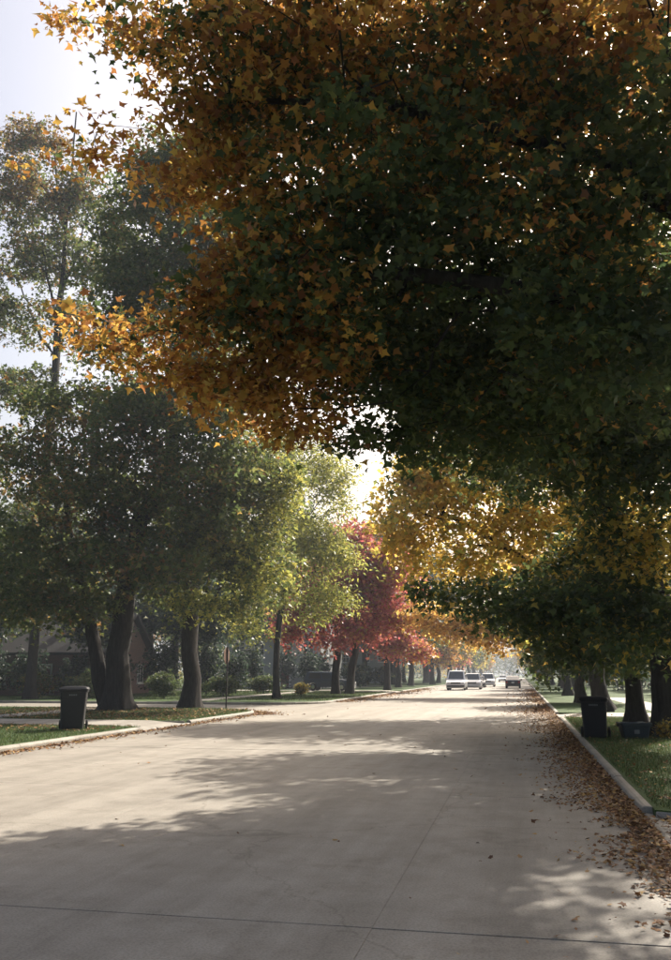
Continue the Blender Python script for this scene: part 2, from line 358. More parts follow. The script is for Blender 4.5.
def grow(trunk, lobes, nclump, seed, zmin, clump_r):
    """trunk: list of polylines (first = main); lobes: (centre, (rx,ry,rz), weight, autumn).
       returns skeleton nodes, parents, clump ids, autumn of clump"""
    rg = rs(seed)
    wts = np.array([l[2] for l in lobes], float); wts /= wts.sum()
    ci, ca = [], []
    li = rg.choice(len(lobes), size=nclump * 2, p=wts)
    for k in li:
        c, rad, _, au = lobes[k]
        d = unit(rg.normal(size=3)); rr = rg.random() ** (1 / 2.4)
        nz = 1 + .5 * noise.noise(Vector(d * 2.2) + Vector((k * 3.1, seed, 0)))
        p = np.array(c) + d * rr * nz * np.array(rad)
        if p[2] < zmin: continue
        ci.append(p); ca.append(au)
        if len(ci) >= nclump: break
    ci = np.array(ci); ca = np.array(ca)
    nodes, par, plen = [], [], []
    for t in trunk:
        prev = -1
        if nodes:       # attach further stems to nearest node
            d = np.linalg.norm(np.array(nodes) - np.array(t[0]), axis=1); prev = int(d.argmin())
        for p in t:
            nodes.append(np.array(p, float)); par.append(prev); plen.append(0 if prev < 0 else plen[prev] + np.linalg.norm(nodes[-1] - nodes[prev])); prev = len(nodes) - 1
    ntr = len(nodes)
    first = max(1, sum(1 for p in trunk[0] if p[2] < max(zmin * .6, trunk[0][0][2] + 1.5)))
    NA = np.zeros((nclump * 12 + 200, 3)); NA[:ntr] = nodes; PL = np.zeros(len(NA)); PL[:ntr] = plen; cnt = ntr
    ctr = np.array(trunk[0][-1])
    order = np.argsort(np.min(np.linalg.norm(ci[:, None, :] - np.array(nodes)[None], axis=2), axis=1))
    tips = np.zeros(len(ci), int)
    for idx in order:
        c = ci[idx]
        dd = np.linalg.norm(NA[:cnt] - c, axis=1)
        cost = dd + .12 * PL[:cnt] + np.maximum(0, NA[:cnt, 2] - c[2]) * .35
        cost[:first] += 50
        j = int(cost.argmin()); L = dd[j]; n = max(1, int(L / .7)); p0 = NA[j]; prev = j
        off = rg.normal(size=3) * .1 * L + np.array([0, 0, .10 * L])
        for q in range(1, n + 1):
            t = q / n
            p = p0 + (c - p0) * t + off * math.sin(math.pi * t) + (rg.normal(size=3) * .05 if q < n else 0)
            NA[cnt] = p; PL[cnt] = PL[prev] + np.linalg.norm(p - NA[prev]); par.append(prev); prev = cnt; cnt += 1
            if cnt >= len(NA) - 2: break
        tips[idx] = prev
        if cnt >= len(NA) - 20: break
    return NA[:cnt], np.array(par[:cnt]), tips, ci, ca, ntr
def skeleton_mesh(name, NA, par, r_base, r_tip, mat, nseg=6, rmin=0.0, flare=1.7, pw=2.4, rfloor=None):
    n = len(NA); a = np.zeros(n); has = np.zeros(n, bool)
    for i in range(n - 1, 0, -1):
        if not has[i]: a[i] = r_tip ** pw
        if par[i] >= 0: a[par[i]] += a[i]; has[par[i]] = True
    r = np.maximum(a, r_tip ** pw) ** (1 / pw); r = r * (r_base / r[0]) ** np.clip((r - r_tip) / (r[0] - r_tip + 1e-9), 0, 1)
    if rfloor is not None: r[:len(rfloor)] = np.maximum(r[:len(rfloor)], rfloor)
    z0 = NA[0][2]
    V, FFs = [], []
    main = np.full(n, -1); order = np.argsort(r)
    for i in range(1, n):
        p = par[i]
        if p >= 0 and (main[p] < 0 or r[i] > r[main[p]]): main[p] = i
    ring = {}
    def mk(pos, d, rad, ns, key):
        d = d / (np.linalg.norm(d) + 1e-9); ref = np.array([1.0, 0, 0]) if abs(d[0]) < .9 else np.array([0, 1.0, 0])
        aa = np.cross(d, ref); aa /= np.linalg.norm(aa); bb = np.cross(d, aa); base = sum(len(v) for v in V) if False else mk.cnt
        t = np.arange(ns) * 2 * math.pi / ns
        rad_t = rad
        if rad > .12:
            h = pos[2] - z0
            fl = 1 + (flare - 1) * math.exp(-h / .45)
            lob = 1 + (.10 + .22 * math.exp(-h / .5)) * np.sin(t * 5 + 1.3 + h * .25) * (rad > .2) + .05 * np.sin(t * 3 + h)
            rad_t = (rad * fl * lob)[:, None]
        ps = pos + (np.cos(t)[:, None] * aa + np.sin(t)[:, None] * bb) * rad_t
        V.append(ps); mk.cnt += ns; return base
    mk.cnt = 0
    starts = [i for i in range(n) if par[i] < 0 or main[par[i]] != i]
    for s in starts:
        chain = [s]
        while main[chain[-1]] >= 0: chain.append(main[chain[-1]])
        if r[s] < rmin: continue
        ns = 16 if r[s] > .18 else (8 if r[s] > .06 else (5 if r[s] > .02 else 3)); ns = min(ns, nseg) if r[s] <= .18 else ns
        pts = ([par[s]] if par[s] >= 0 else []) + chain
        P = [NA[q] for q in pts]; rad = [min(r[q], r[s]) if q == par[s] else r[q] for q in pts]
        if par[s] < 0:      # refine the trunk foot
            P2, R2 = [], []
            for q in range(len(P) - 1):
                m_ = 3 if q < 3 else 1
                for u in range(m_): P2.append(P[q] + (P[q + 1] - P[q]) * u / m_); R2.append(rad[q] + (rad[q + 1] - rad[q]) * u / m_)
            P2.append(P[-1]); R2.append(rad[-1]); P, rad = P2, R2
        prev = None
        for q in range(len(P)):
            d = P[min(q + 1, len(P) - 1)] - P[max(q - 1, 0)]
            b = mk(P[q], d, rad[q] if q < len(P) - 1 or rad[q] > r_tip * 1.2 else rad[q] * .6, ns, None)
            if prev is not None:
                for u in range(ns): FFs.append((prev + u, prev + (u + 1) % ns, b + (u + 1) % ns, b + u))
            prev = b
    V = np.concatenate(V); FA = np.array(FFs, dtype=np.int32)
    return np_mesh(name, V, FA.ravel(), np.full(len(FA), 4), None, mat, True)

def foliage(NA, par, tips, ci, ca, nleaf, clump_r, size, pals, seed, droop=.35, flat=.6, blotch=.25, edge=None):
    """leaves set along short twigs round each clump tip"""
    rg = rs(seed + 99); nc = len(ci); per = max(1, nleaf // nc); ntw = 5
    n = nc * per; cidx = np.repeat(np.arange(nc), per)
    tw = unit(rg.normal(size=(nc, ntw, 3)) * np.array([1, 1, .55]) + np.array([0, 0, .05]))
    which = rg.integers(0, ntw, n); t = rg.random(n) ** .7
    cr = clump_r * (0.7 + .6 * rg.random(nc))
    d = tw[cidx, which]
    P = ci[cidx] + d * (t * cr[cidx])[:, None]; P[:, 2] -= droop * (t ** 2) * cr[cidx]
    P += rg.normal(size=(n, 3)) * (clump_r * .26) * np.array([1, 1, flat])
    N = unit(rg.normal(size=(n, 3)) * .85 + np.array([0, 0, 1.0]))
    D = unit(d * .8 + rg.normal(size=(n, 3)) * .55 + np.array([0, 0, -.35]))
    S = size * (.48 + .95 * rg.random(n))
    # colours: autumn share per clump picks the palette, then each leaf varies
    au = ca[cidx] + np.array([blotch * 2 * noise.noise(Vector(c * .55) + Vector((seed, 0, 0))) for c in ci])[cidx]
    au = np.clip((au - .5) * 1.5 + .5, .03, .97)
    pick = rg.random(n) < au
    g_, a_ = pals
    col = np.where(pick[:, None], a_[rg.integers(0, len(a_), n)], g_[rg.integers(0, len(g_), n)])
    cv = (.78 + .44 * rg.random(nc))[cidx] * (.75 + .5 * rg.random(n))
    col = col * cv[:, None]
    return P, N, D, S, col

def make_tree(name, label, base, trunk, lobes, nclump, nleaf, leaf, pals, seed, r_base, r_tip=.008, clump_r=.7, zmin=3, tpl=PLAIN, barkm='bark', group=None, rmin=0., cat='tree', droop=.35, nseg=6, keep=0, flare=1.7, blotch=.25, stem_r=None):
    base = np.array(base, float)
    trunk = [[tuple(np.array(p, float) - base) for p in t] for t in trunk]
    lobes = [(tuple(np.array(c, float) - base), r_, w_, a_) for c, r_, w_, a_ in lobes]
    NA, par, tips, ci, ca, ntr = grow(trunk, lobes, nclump, seed, zmin, clump_r)
    root = empty(name, tuple(base)); tag(root, label, cat, group)
    rf = None
    if stem_r: rf = np.concatenate([np.linspace(*stem_r.get(q, (0, 0)), len(t)) for q, t in enumerate(trunk)])
    tm = skeleton_mesh('trunk', NA, par, r_base, r_tip, barkm, nseg, rmin, flare, rfloor=rf); ob('trunk', tm, root)
    P, N, D, S, col = foliage(NA, par, tips, ci, ca, nleaf, clump_r, leaf, pals, seed, droop, blotch=blotch)
    hold = np.zeros(len(P), bool)
    if keep:
        px, py, dep = project(P + base)
        vis = (px > 5) & (px < 666) & (py > 5) & (py < 640) & (dep > 2)
        idx = np.where(vis)[0]; idx = idx[np.argsort(dep[idx])][:keep]; hold[idx] = True
    if keep:
        fine = ~hold & (px > -40) & (px < 710) & (py > -40) & (py < 560) & (dep < 11.6); rest = ~hold & ~fine
        a_, b_ = [leaves_arrays(P[k], N[k], D[k], S[k], col[k], t_) for k, t_ in ((fine, tpl), (rest, LOBED))]
        cm = np_mesh('crown', np.concatenate([a_[0], b_[0]]), np.concatenate([a_[1], b_[1] + len(a_[0])]), np.concatenate([a_[2], b_[2]]), np.concatenate([a_[3], b_[3]]), 'leaf')
    else: cm = leaves_mesh('crown', P, N, D, S, col, tpl)
    crown = ob('crown', cm, root); crown['kind'] = 'stuff'
    if keep:
        cols = {}
        for q in np.where(hold)[0]:
            cc = tuple(np.round(np.maximum(col[q], .008), 2 if col[q].max() > .1 else 3))
            if cc not in cols:
                cols[cc] = leaves_mesh('leaf', np.zeros((1, 3)), np.array([[0, 0, 1.]]), np.array([[1., 0, 0]]), np.ones(1), np.array([cc]), tpl)
            n_ = Vector(N[q]); d_ = Vector(D[q]); d_ = (d_ - n_ * d_.dot(n_)).normalized(); b_ = n_.cross(d_)
            o = ob('leaf', cols[cc], crown)
            M = Matrix((d_, b_, n_)).transposed().to_4x4(); M.translation = Vector(P[q]); o.matrix_local = M @ Matrix.Scale(float(S[q]), 4)
    return root
def stem(pts, n=8, jit=.06, seed=0):
    rg = rs(seed); pts = [np.array(p, float) for p in pts]; out = []
    seg = [np.linalg.norm(pts[i + 1] - pts[i]) for i in range(len(pts) - 1)]; tot = sum(seg)
    for k in range(n + 1):
        s = tot * k / n; i = 0
        while i < len(seg) - 1 and s > seg[i]: s -= seg[i]; i += 1
        p = pts[i] + (pts[i + 1] - pts[i]) * min(1, s / seg[i])
        out.append(tuple(p + (rg.normal(size=3) * jit * np.array([1, 1, 0]) if 0 < k else 0)))
    return out
def L(px, py, Y, rx, ry, rz, wt=None, au=0.5):
    p = pt(px, py, Y); return (tuple(p), (rx, ry, rz), wt if wt is not None else rx * ry * rz, au)
def LW(x, y, z, rx, ry, rz, wt=None, au=0.5): return ((x, y, z), (rx, ry, rz), wt if wt is not None else rx * ry * rz, au)

# --- near maple overhanging the street from the right
T1 = (5.4, 12.5, LZ)
make_tree('maple_tree', 'huge maple with orange outer leaves overhanging the street before the trash bins', T1,
    [stem([T1, (5.3, 12.4, 3), (4.7, 12.2, 6), (4.0, 12.0, 9), (3.6, 12, 12.5)], 12, .07, 1),
     stem([(4.9, 12.2, 4.6), (2.5, 11.4, 6.2), (-.5, 10.8, 6.9), (-3.2, 10.6, 7.2)], 9, .08, 2),
     stem([(4.6, 12.2, 6.2), (2, 11, 8.2), (-1.0, 10.2, 9.2), (-3.6, 10, 9.6)], 9, .08, 3)],
    [L(255, 55, 10, 1.9, 1.8, 1.5, 4.6, .85), L(130, 38, 10.3, .85, .9, .5, .35, .9), L(75, 18, 10.3, .35, .4, .25, .05, .95), L(110, 150, 10.6, .75, .9, .45, .30, .85), L(65, 165, 10.6, .35, .5, .3, .06, .9), L(212, 165, 10.6, 1.0, 1.2, .9, 1.0, .85), L(268, 245, 10.8, .9, 1.2, .8, 1.1, .9), L(228, 300, 10.9, .9, 1.0, .5, .9, 1.2),
     L(150, 338, 11, 1.1, 1.0, .45, .95, 1.25), L(95, 320, 11, .4, .5, .25, .07, .95), L(235, 385, 11.2, .9, 1.0, .42, .8, 1.1), L(305, 335, 11, 1.2, 1.5, 1.0, 1.8, .55), L(300, 422, 11.4, .9, .9, .32, .5, .55), L(380, 440, 12.5, .9, .9, .3, .4, .1),
     L(370, 210, 10.5, 1.9, 1.8, 1.5, 4.2, .30), L(370, 380, 12, 1.0, 1.3, .65, .9, .08), L(440, 400, 12.5, 1.1, 1.3, .6, .9, .05), L(420, 60, 11, 2.1, 1.8, 1.5, 4.6, .72), L(560, 50, 10.8, 2.1, 1.8, 1.1, 4.2, .62), L(520, 230, 11.5, 2.1, 2, 1.6, 4.8, .06), L(410, 330, 13, 1.4, 1.4, 1.1, 2.2, .04),
     L(640, 150, 11, 1.8, 1.8, 1.6, 3.4, .32), L(640, 330, 12, 1.8, 1.8, 1.4, 3, .08), L(610, 320, 10.4, 1.7, .7, .9, 1.6, .08), LW(4.8, 13.8, 7.6, 1.8, 1.8, 1.3, 1.8, .2), L(540, 380, 13.5, 1.8, 1.8, 1.2, 2.6, .05),
     LW(0, 9.5, 11, 3.4, 3, 1.6, 1.8, .7), LW(3.5, 12, 12.5, 3.5, 3.5, 2, 2, .6), LW(6.8, 12.5, 9, 3, 3, 2, 3, .4), LW(8, 15.5, 8, 3, 3, 2, 2.5, .4), LW(-2.8, 12.5, 10.2, 2.2, 2.5, 1.5, 1.8, .8), LW(0.5, 13.8, 8.0, 2.5, 2, 1.6, 1.0, .1), LW(4, 7, 9.5, 2.5, 2.4, 1.5, 2.0, .5), LW(-1.5, 6.5, 9.8, 2.2, 2.0, .9, 1.2, .8), LW(-2.4, 12.5, 12.0, 2.4, 2.6, 1.4, 1.3, .8), LW(0.5, 14.5, 13.5, 3, 2.6, 1.5, .9, .7), L(290, 300, 11.4, 1.2, 1.5, 1.0, 1.8, .7), L(340, 260, 11.6, 1.6, 1.5, 1.2, 2.2, .2), L(330, 110, 13.6, 2.2, 1.0, 1.9, 3.0, .7), L(490, 130, 14, 2.4, 1.0, 2.0, 3.4, .35), L(620, 110, 14, 2.0, 1.0, 2.0, 2.6, .4), L(260, 400, 13, 1.2, .8, .5, .8, .6), L(330, 330, 14, 1.8, 1.0, 1.2, 2.2, .2), L(245, 130, 13.2, 1.2, .8, 1.4, 1.3, .8)],  # LW lobes of this crown are out of view, added to cast street shade
    3350, 146000, .118, (P_GREEN, P_ORANGE), 11, .42, .005, .40, 2.8, MAPLE, keep=300, nseg=6, rmin=0, blotch=.4)

# --- right-hand row
T2 = tuple(gnd(673, 736)); T2 = (T2[0], T2[1], LZ)
make_tree('maple_tree', 'dark green maple whose thick trunk stands beside the grey tub', T2,
    [stem([T2, (T2[0] - .05, T2[1], 3), (T2[0] - .3, T2[1] - .2, 7), (T2[0] - .8, T2[1] - .4, 12)], 10, .08, 5),
     stem([(T2[0] - .15, T2[1], 4), (1.4, 19, 6.5), (-1.2, 18, 8.2)], 7, .08, 6)],
    [L(480, 400, 15, 1.6, 1.7, 1.1, 3, .06), L(585, 425, 18.5, 2.2, 2.2, 1.4, 5, .05), L(650, 430, 18, 2, 2, 2, 5, .08), L(640, 540, 20, 1.3, 1.8, .9, 1.6, .6), L(620, 610, 20.5, 1.7, 1.8, .9, 2.6, .06), L(530, 605, 21, 1.4, 1.6, .5, 1.3, .06), L(455, 590, 21, 1.1, 1.2, .3, .6, .06),
     L(660, 625, 20, 1.0, 1.5, .6, 1, .06), L(560, 320, 16, 2.2, 2.2, 1.9, 4.4, .06), L(640, 260, 19, 2.6, 2.6, 2, 5, .08), LW(3.8, 20, 11.2, 2.8, 3.0, 1.8, 1.8, .3), LW(6, 22, 9, 3, 3, 2.5, 4, .2), L(430, 350, 15, 1.4, 1.5, 1.2, 1.8, .06)],
    1600, 68000, .16, (P_GREEN, P_YELLOW), 21, .34, .006, .55, 2.2, LOBED, nseg=6)
b3 = gnd(637, 724); T3 = (b3[0], b3[1], LZ)
make_tree('maple_tree', 'green street maple with a flared trunk right behind the grey tub', T3,
    [stem([T3, (T3[0] - .02, T3[1], 2.5), (T3[0] - .25, T3[1], 6), (T3[0] - .3, T3[1], 11)], 9, .07, 7)],
    [L(605, 575, 26, 2.2, 2.4, 1.6, 5, .4), L(525, 605, 26, 1.4, 2, .7, 1.6, .2), L(590, 640, 27, 1.4, 1.8, .8, 1.7, .03), L(655, 640, 27, 1.2, 1.8, .9, 1.2, .1), LW(2.5, 26, 9, 3.2, 3, 2.5, 7, .2), LW(0, 26, 8.5, 2, 2, 1.4, 2, .3)],
    700, 30000, .19, (P_GREEN, P_YELLOW), 31, .24, .008, .65, 1.7, LOBED, flare=1.6)
# yellow maple arching over from the right, further on
T4 = (3.3, 38.5, LZ)
make_tree('maple_tree', 'golden yellow maple arching over the street beyond the bins', T4,
    [stem([T4, (3.3, 38.5, 3), (2.5, 38.3, 7), (1.4, 38, 12)], 9, .1, 8), stem([(3.1, 38.5, 3.6), (0, 37.5, 6.8), (-3, 37, 8.6)], 7, .1, 9)],
    [L(420, 520, 37, 2.2, 2.4, 2.0, 7, .85), L(390, 525, 37, 1.0, 1.5, 1.2, 1.6, .9), L(440, 470, 37, 2.0, 2.2, 1.4, 5, .8), L(490, 500, 37, 2.6, 2.6, 2.2, 9, .8), L(480, 565, 37, 2.4, 2.2, 1.0, 4, .8), L(560, 530, 37, 2.6, 2.4, 2.2, 8, .75), L(620, 530, 36, 2.2, 2, 2.2, 4, .6), L(415, 565, 37, .7, .9, .7, .6, .85), L(520, 585, 37, 1.4, 1.2, .5, 1, .7), L(590, 490, 35, 1.8, 1.6, 1.2, 3, .75), L(405, 470, 37, .7, 1, .8, .6, .85), L(420, 480, 38, 1.2, 1.6, 1.0, 1.6, .85), L(530, 620, 38.5, 1.6, 1.8, .9, 2, .35), LW(2, 38, 12, 3.5, 3, 2.2, 6, .7)],
    820, 25000, .24, (P_LIME, P_GOLD), 41, .3, .01, .85, 3, PLAIN)
T5 = (3.2, 50, LZ)
make_tree('street_tree', 'dark green street tree with branches hanging low over the right lawn', T5,
    [stem([T5, (3.2, 50, 3), (3.1, 50, 6)], 7, .08, 10)],
    [L(575, 640, 49, 2.0, 2.4, 1.7, 4, .05), L(555, 625, 49, 1.6, 2, 1.2, 2, .1), L(600, 655, 49, 1.6, 2.4, 1.4, 2, .05), L(545, 660, 50, .9, 1.2, .9, .6, .15), LW(3.6, 50, 5, 2.8, 2.8, 2.4, 7, .1)],
    500, 20000, .28, (P_GREEN, P_YELLOW), 51, .24, .012, .9, 1.0, PLAIN, barkm='bark_grey')
T6 = (3.3, 66, LZ)
make_tree('maple_tree', 'bright orange maple reaching across the street ahead of the cars', T6,
    [stem([T6, (3.3, 66, 3), (2, 65.5, 6.5), (-.5, 65, 9)], 8, .1, 12), stem([(3, 66, 3.4), (-2, 65, 5.8), (-6.5, 64.5, 6.8)], 7, .1, 13)],
    [L(455, 622, 64, 3.2, 2.4, 1.25, 9, .95), L(420, 612, 64, 1.6, 1.8, .9, 2, .95), L(500, 632, 65, 2.2, 2.2, 1.3, 5, .85), L(540, 610, 65, 2.6, 2.6, 2.2, 7, .6), LW(1, 66, 9.5, 4, 3, 2, 8, .7)],
    480, 14500, .3, (P_GOLD, P_AMBER), 61, .26, .012, .95, 3, PLAIN)

# --- left-hand side of the street
b1 = gnd(116, 710); TL1 = (b1[0], b1[1], LZ)
bx, by = TL1[0], TL1[1]
make_tree('maple_tree', 'very large old maple with twin thick trunks behind the left trash bin', TL1,
    [stem([TL1, (bx + .05, by, 2.5), (bx + .1, by, 5.5), (bx + .8, by, 8.5), (bx + 2.1, by, 11.0), (bx + 2.2, by, 14), (bx + 2.0, by + .5, 19)], 16, .045, 14),
     stem([(bx - .35, by, .35), (bx - .9, by - .1, 2.0), (bx - 1.4, by - .2, 4.2), (bx - 2.6, by - .3, 7.5), (bx - 3.2, by, 11)], 10, .07, 15),
     stem([(bx + .2, by, 4.4), (bx + .6, by + 1, 7), (bx - .4, by + 1.4, 11), (bx - .2, by + 1, 16)], 8, .1, 16)],
    [L(60, 470, 33, 3.0, 3, 2.2, 7, .36), L(125, 500, 35, 2.2, 2.2, 1.8, 5, .2), L(30, 608, 34, 2.4, 2.4, .8, 2.4, .1), L(85, 600, 34.5, 1.8, 2, .7, 1.6, .15), L(150, 440, 33, 2.8, 3, 2.4, 7, .22), L(20, 560, 33, 3, 3, 1.7, 5, .12), L(110, 555, 34, 2.6, 2.6, 1.5, 4.5, .2), L(210, 480, 34, 2.2, 2.6, 2.0, 4.5, .15), L(170, 560, 34, 2.2, 2.4, 1.6, 3.5, .2), L(230, 420, 34, 1.8, 2, 1.4, 2.2, .1),
     L(170, 185, 35, 2.2, 2, 2.9, 10, .0), L(145, 285, 35, 2.6, 2.6, 2.6, 12, .0), L(215, 250, 35, 2.2, 2.2, 2.8, 8, .05), L(205, 340, 35, 2.4, 2.4, 2.2, 5.5, .05), L(110, 340, 35, 1.5, 2, 1.4, 2, .08), L(118, 225, 36, 1.6, 1.8, 2.4, 3.5, .0), L(60, 400, 34, 2.2, 2.2, 1.2, 2.5, .25), L(190, 400, 35, 2.4, 2.2, 1.4, 4, .1), L(120, 400, 35.5, 2.0, 2, 1.2, 3, .15), L(-20, 450, 34, 2.4, 2.4, 2, 3, .2)],
    2250, 93000, .215, (P_MIX, P_RUST), 71, .53, .008, .75, 3.6, LOBED, droop=.4, flare=1.5, stem_r={0: (.52, .16), 1: (.33, .14)})
b2 = gnd(189, 708); TL2 = (b2[0], b2[1], LZ); bx, by = TL2[0], TL2[1]
make_tree('maple_tree', 'green maple with a single straight trunk next to the sign post', TL2,
    [stem([TL2, (bx + .05, by, 3), (bx - .1, by, 6), (bx + .4, by, 10), (bx + .6, by, 13)], 10, .08, 17)],
    [L(215, 530, 37, 2.2, 2.6, 2, 6, .3), L(255, 560, 37.5, 1.9, 2.4, 1.8, 4.5, .5), L(190, 600, 37, 1.6, 2, .8, 2, .4), L(240, 470, 37.5, 2.2, 2.4, 2, 5, .3), L(275, 490, 38, 1.6, 2, 1.8, 3.2, .6), L(235, 610, 37.5, 1.2, 1.6, .7, 1, .6)],
    600, 21000, .21, (P_MIX, P_LIME), 81, .37, .008, .75, 3.4, LOBED, flare=1.5)
TL3 = (-15.2, 53.5, LZ); bx, by = -15.2, 53.5
make_tree('maple_tree', 'pale yellow green maple with drooping tiers across the side street', TL3,
    [stem([TL3, (bx, by, 3), (bx + .3, by, 8), (bx + .3, by, 15)], 9, .08, 18)],
    [L(305, 540, 53, 3.0, 3, 2.6, 8, .8), L(332, 545, 53, 1.5, 2, .9, 1.8, .9), L(325, 592, 53, 1.5, 1.8, .7, 1.6, .9), L(355, 560, 53, .8, 1, .25, .25, .9), L(350, 600, 53, .7, 1, .25, .2, .9), L(335, 480, 53, 1.9, 2.4, 1.9, 4, .85), L(290, 455, 53, 2.8, 2.6, 2.2, 6, .7), L(270, 590, 53, 2.4, 2.6, 1.3, 4, .75), L(250, 625, 53, 1.4, 1.6, .7, 1, .75), L(315, 610, 53, 1.4, 1.6, .6, 1, .85)],
    720, 24000, .26, (P_MIX, P_LIME), 91, .2, .009, .85, 3.6, LONG, droop=.8)
# sparse tall tree standing out against the sky
TS = pt(37, 600, 50); TS = (TS[0], TS[1], LZ); bx, by = TS[0], TS[1]
def zz(py, Y=50): return pt(37, py, Y)[2]
make_tree('sparse_tree', 'tall thin tree with sparse leaves and bare forked limbs against the sky', TS,
    [stem([TS, (bx, by, 8), (bx - .1, by, 14), (bx + .1, by, zz(250)), (bx + .15, by, zz(160)), (bx + .1, by, zz(118))], 16, .06, 19), stem([(bx, by, zz(235)), (bx - .9, by, zz(200)), (bx - 1.5, by, zz(150))], 5, .05, 23), stem([(bx, by, zz(215)), (bx + 1.2, by, zz(185)), (bx + 1.9, by, zz(140))], 5, .05, 24), stem([(bx, by, zz(360)), (bx - 1.6, by, zz(330)), (bx - 2.6, by, zz(305))], 5, .05, 25),
     stem([(bx, by, zz(330)), (bx - 1.1, by, zz(280)), (bx - 1.9, by, zz(240))], 5, .05, 20), stem([(bx, by, zz(300)), (bx + .9, by, zz(265)), (bx + 1.6, by, zz(215))], 5, .05, 22)],
    [L(35, 250, 50, 4.6, 2.4, 8.5, 7, .3), L(20, 190, 50, 2.9, 2, 2.6, 4, .5), L(75, 200, 50, 2.2, 1.8, 2.6, 3, .35), L(30, 140, 50, 3.0, 1.8, 1.2, 2.2, .6), L(0, 310, 50, 2.2, 1.8, 1.4, 1.8, .1), L(50, 255, 50, 2.8, 1.8, 1.6, 2.2, .2), L(90, 265, 50, 1.6, 1.8, 2.2, 1.6, .1), L(-25, 240, 50, 1.6, 1.6, 2.4, 1.6, .3), L(75, 320, 50, 1.8, 1.6, 1.6, 1.4, .1), L(20, 385, 50, 3.2, 2.4, 1.6, 3, .1), LW(bx, by, 10, 3.5, 3.5, 4, 5, .1)],
    1150, 34000, .25, (P_MIX, P_RUST), 101, .3, .014, .62, 5, LOBED, flare=1.4, stem_r={0: (.3, .05), 1: (.1, .04), 2: (.1, .04), 3: (.08, .03), 4: (.09, .03), 5: (.1, .03)})
# red maples further down on the left
def red(px, py, lab, seed, lobes, lean):
    b = gnd(px, py); T = (b[0], b[1], LZ)
    return make_tree('red_maple_tree', lab, T, [stem([T, (T[0] + lean * .4, T[1], 2.2), (T[0] + lean, T[1], 5), (T[0] + lean * 1.3, T[1], 8.5)], 8, .07, seed)],
        lobes, 420, 13500, .29, (P_RED, P_ORANGE), seed, .3, .012, .9, 2.6, PLAIN, flare=1.3)
red(335, 694, 'dark red maple with a slim upright trunk beside the leaning red maple', 111, [L(310, 610, 66, 3, 2.6, 1.6, 6, .1), L(340, 580, 66, 3, 2.8, 2.2, 8, .12), L(290, 632, 66, 1.3, 1.6, .8, 1.2, .15), L(348, 540, 67, 2.0, 2, 1.8, 5, .15), L(310, 575, 66, 2.2, 2.2, 1.5, 3, .12)], .3)
red(349, 694, 'red maple with a leaning trunk and glowing crown near the street', 121, [L(375, 580, 66, 2.6, 2.6, 2.4, 8, .3), L(388, 558, 66, 2.0, 2, 1.5, 4, .35), L(395, 610, 66, 1.6, 2, 1.4, 2.6, .45), L(365, 625, 66, 2.2, 2.2, 1.0, 3, .15), L(330, 640, 66, 1.3, 1.6, .6, 1, .1)], .7)
red(387, 690, 'far red maple with several trunks beyond the leaning red maple', 131, [L(395, 640, 80, 2.4, 2.4, 1.4, 5, .3), L(415, 650, 80, 1.6, 1.8, .8, 2, .5), L(385, 615, 80, 3, 3, 2.2, 7, .3), L(405, 585, 82, 2, 2, 1.6, 4, .4)], .1)

# --- prototypes for the trees further off
def proto(name, pals, seed, h, au, tpl=PLAIN, tips=330, leaves=11000, leaf=.42, spread=4.2, barkm='bark_grey'):
    t = make_tree(name, 'x y z w', (0, 0, 0), [stem([(0, 0, 0), (0, 0, 3), (.3, .1, h * .55), (.2, 0, h * .85)], 8, .1, seed)],
        [LW(0, 0, h * .62, spread, spread, h * .26, 8, au), LW(spread * .5, -.4, h * .5, spread * .6, spread * .6, h * .18, 3, au), LW(-spread * .5, .5, h * .48, spread * .6, spread * .6, h * .17, 3, au), LW(.4, 0, h * .84, spread * .55, spread * .55, h * .16, 3, au), LW(0, -spread * .5, h * .42, spread * .6, spread * .5, h * .14, 2, au)],
        tips, leaves, leaf, pals, seed, .3, .014, 1.15, h * .22, tpl, barkm, flare=1.4)
    return t
PR = {'green': proto('street_tree', (P_GREEN, P_YELLOW), 201, 14, .1), 'olive': proto('street_tree', (P_OLIVE, P_LIME), 202, 13, .4),
      'gold': proto('street_tree', (P_OLIVE, P_YELLOW), 203, 13, .75), 'orange': proto('street_tree', (P_OLIVE, P_ORANGE), 204, 12, .85),
      'red': proto('red_maple_tree', (P_RED, P_ORANGE), 205, 11, .25), 'dark': proto('evergreen_tree', (P_SPRUCE, P_GREEN), 206, 17, .25, leaves=14000, spread=4.6)}
used = set()
def place(kind, x, y, sc_, rz, label, group=None):
    o = PR[kind] if kind not in used else copy_tree(PR[kind])
    used.add(kind); o.location = (x, y, LZ); o.rotation_euler = (0, 0, rz); o.scale = (sc_, sc_, sc_ * random.uniform(.95, 1.08)); o['label'] = label
    if group: o['group'] = group
    elif 'group' in o: del o['group']
    return o
rr = random.Random(5)
G1 = 'far trees along the right kerb'; G2 = 'far trees along the left kerb'; G3 = 'dark trees behind the houses'
seqR = ['olive', 'gold', 'green', 'green', 'orange', 'olive', 'gold', 'green', 'olive', 'gold', 'green', 'olive', 'orange', 'green', 'olive', 'green']
yy = 82
for i, k in enumerate(seqR):
    place(k, 4.2 + rr.uniform(-.4, .8), yy, rr.uniform(.8, 1.05), rr.uniform(0, 6.28), 'hazy %s street tree in the row along the far right kerb' % {'gold': 'golden', 'olive': 'olive green', 'green': 'green', 'orange': 'orange'}[k], G1)
    yy += rr.uniform(13, 18)
seqL = ['green', 'olive', 'orange', 'green', 'gold', 'red', 'olive', 'green', 'green', 'gold', 'olive', 'green', 'olive', 'orange', 'green']
yy = 101
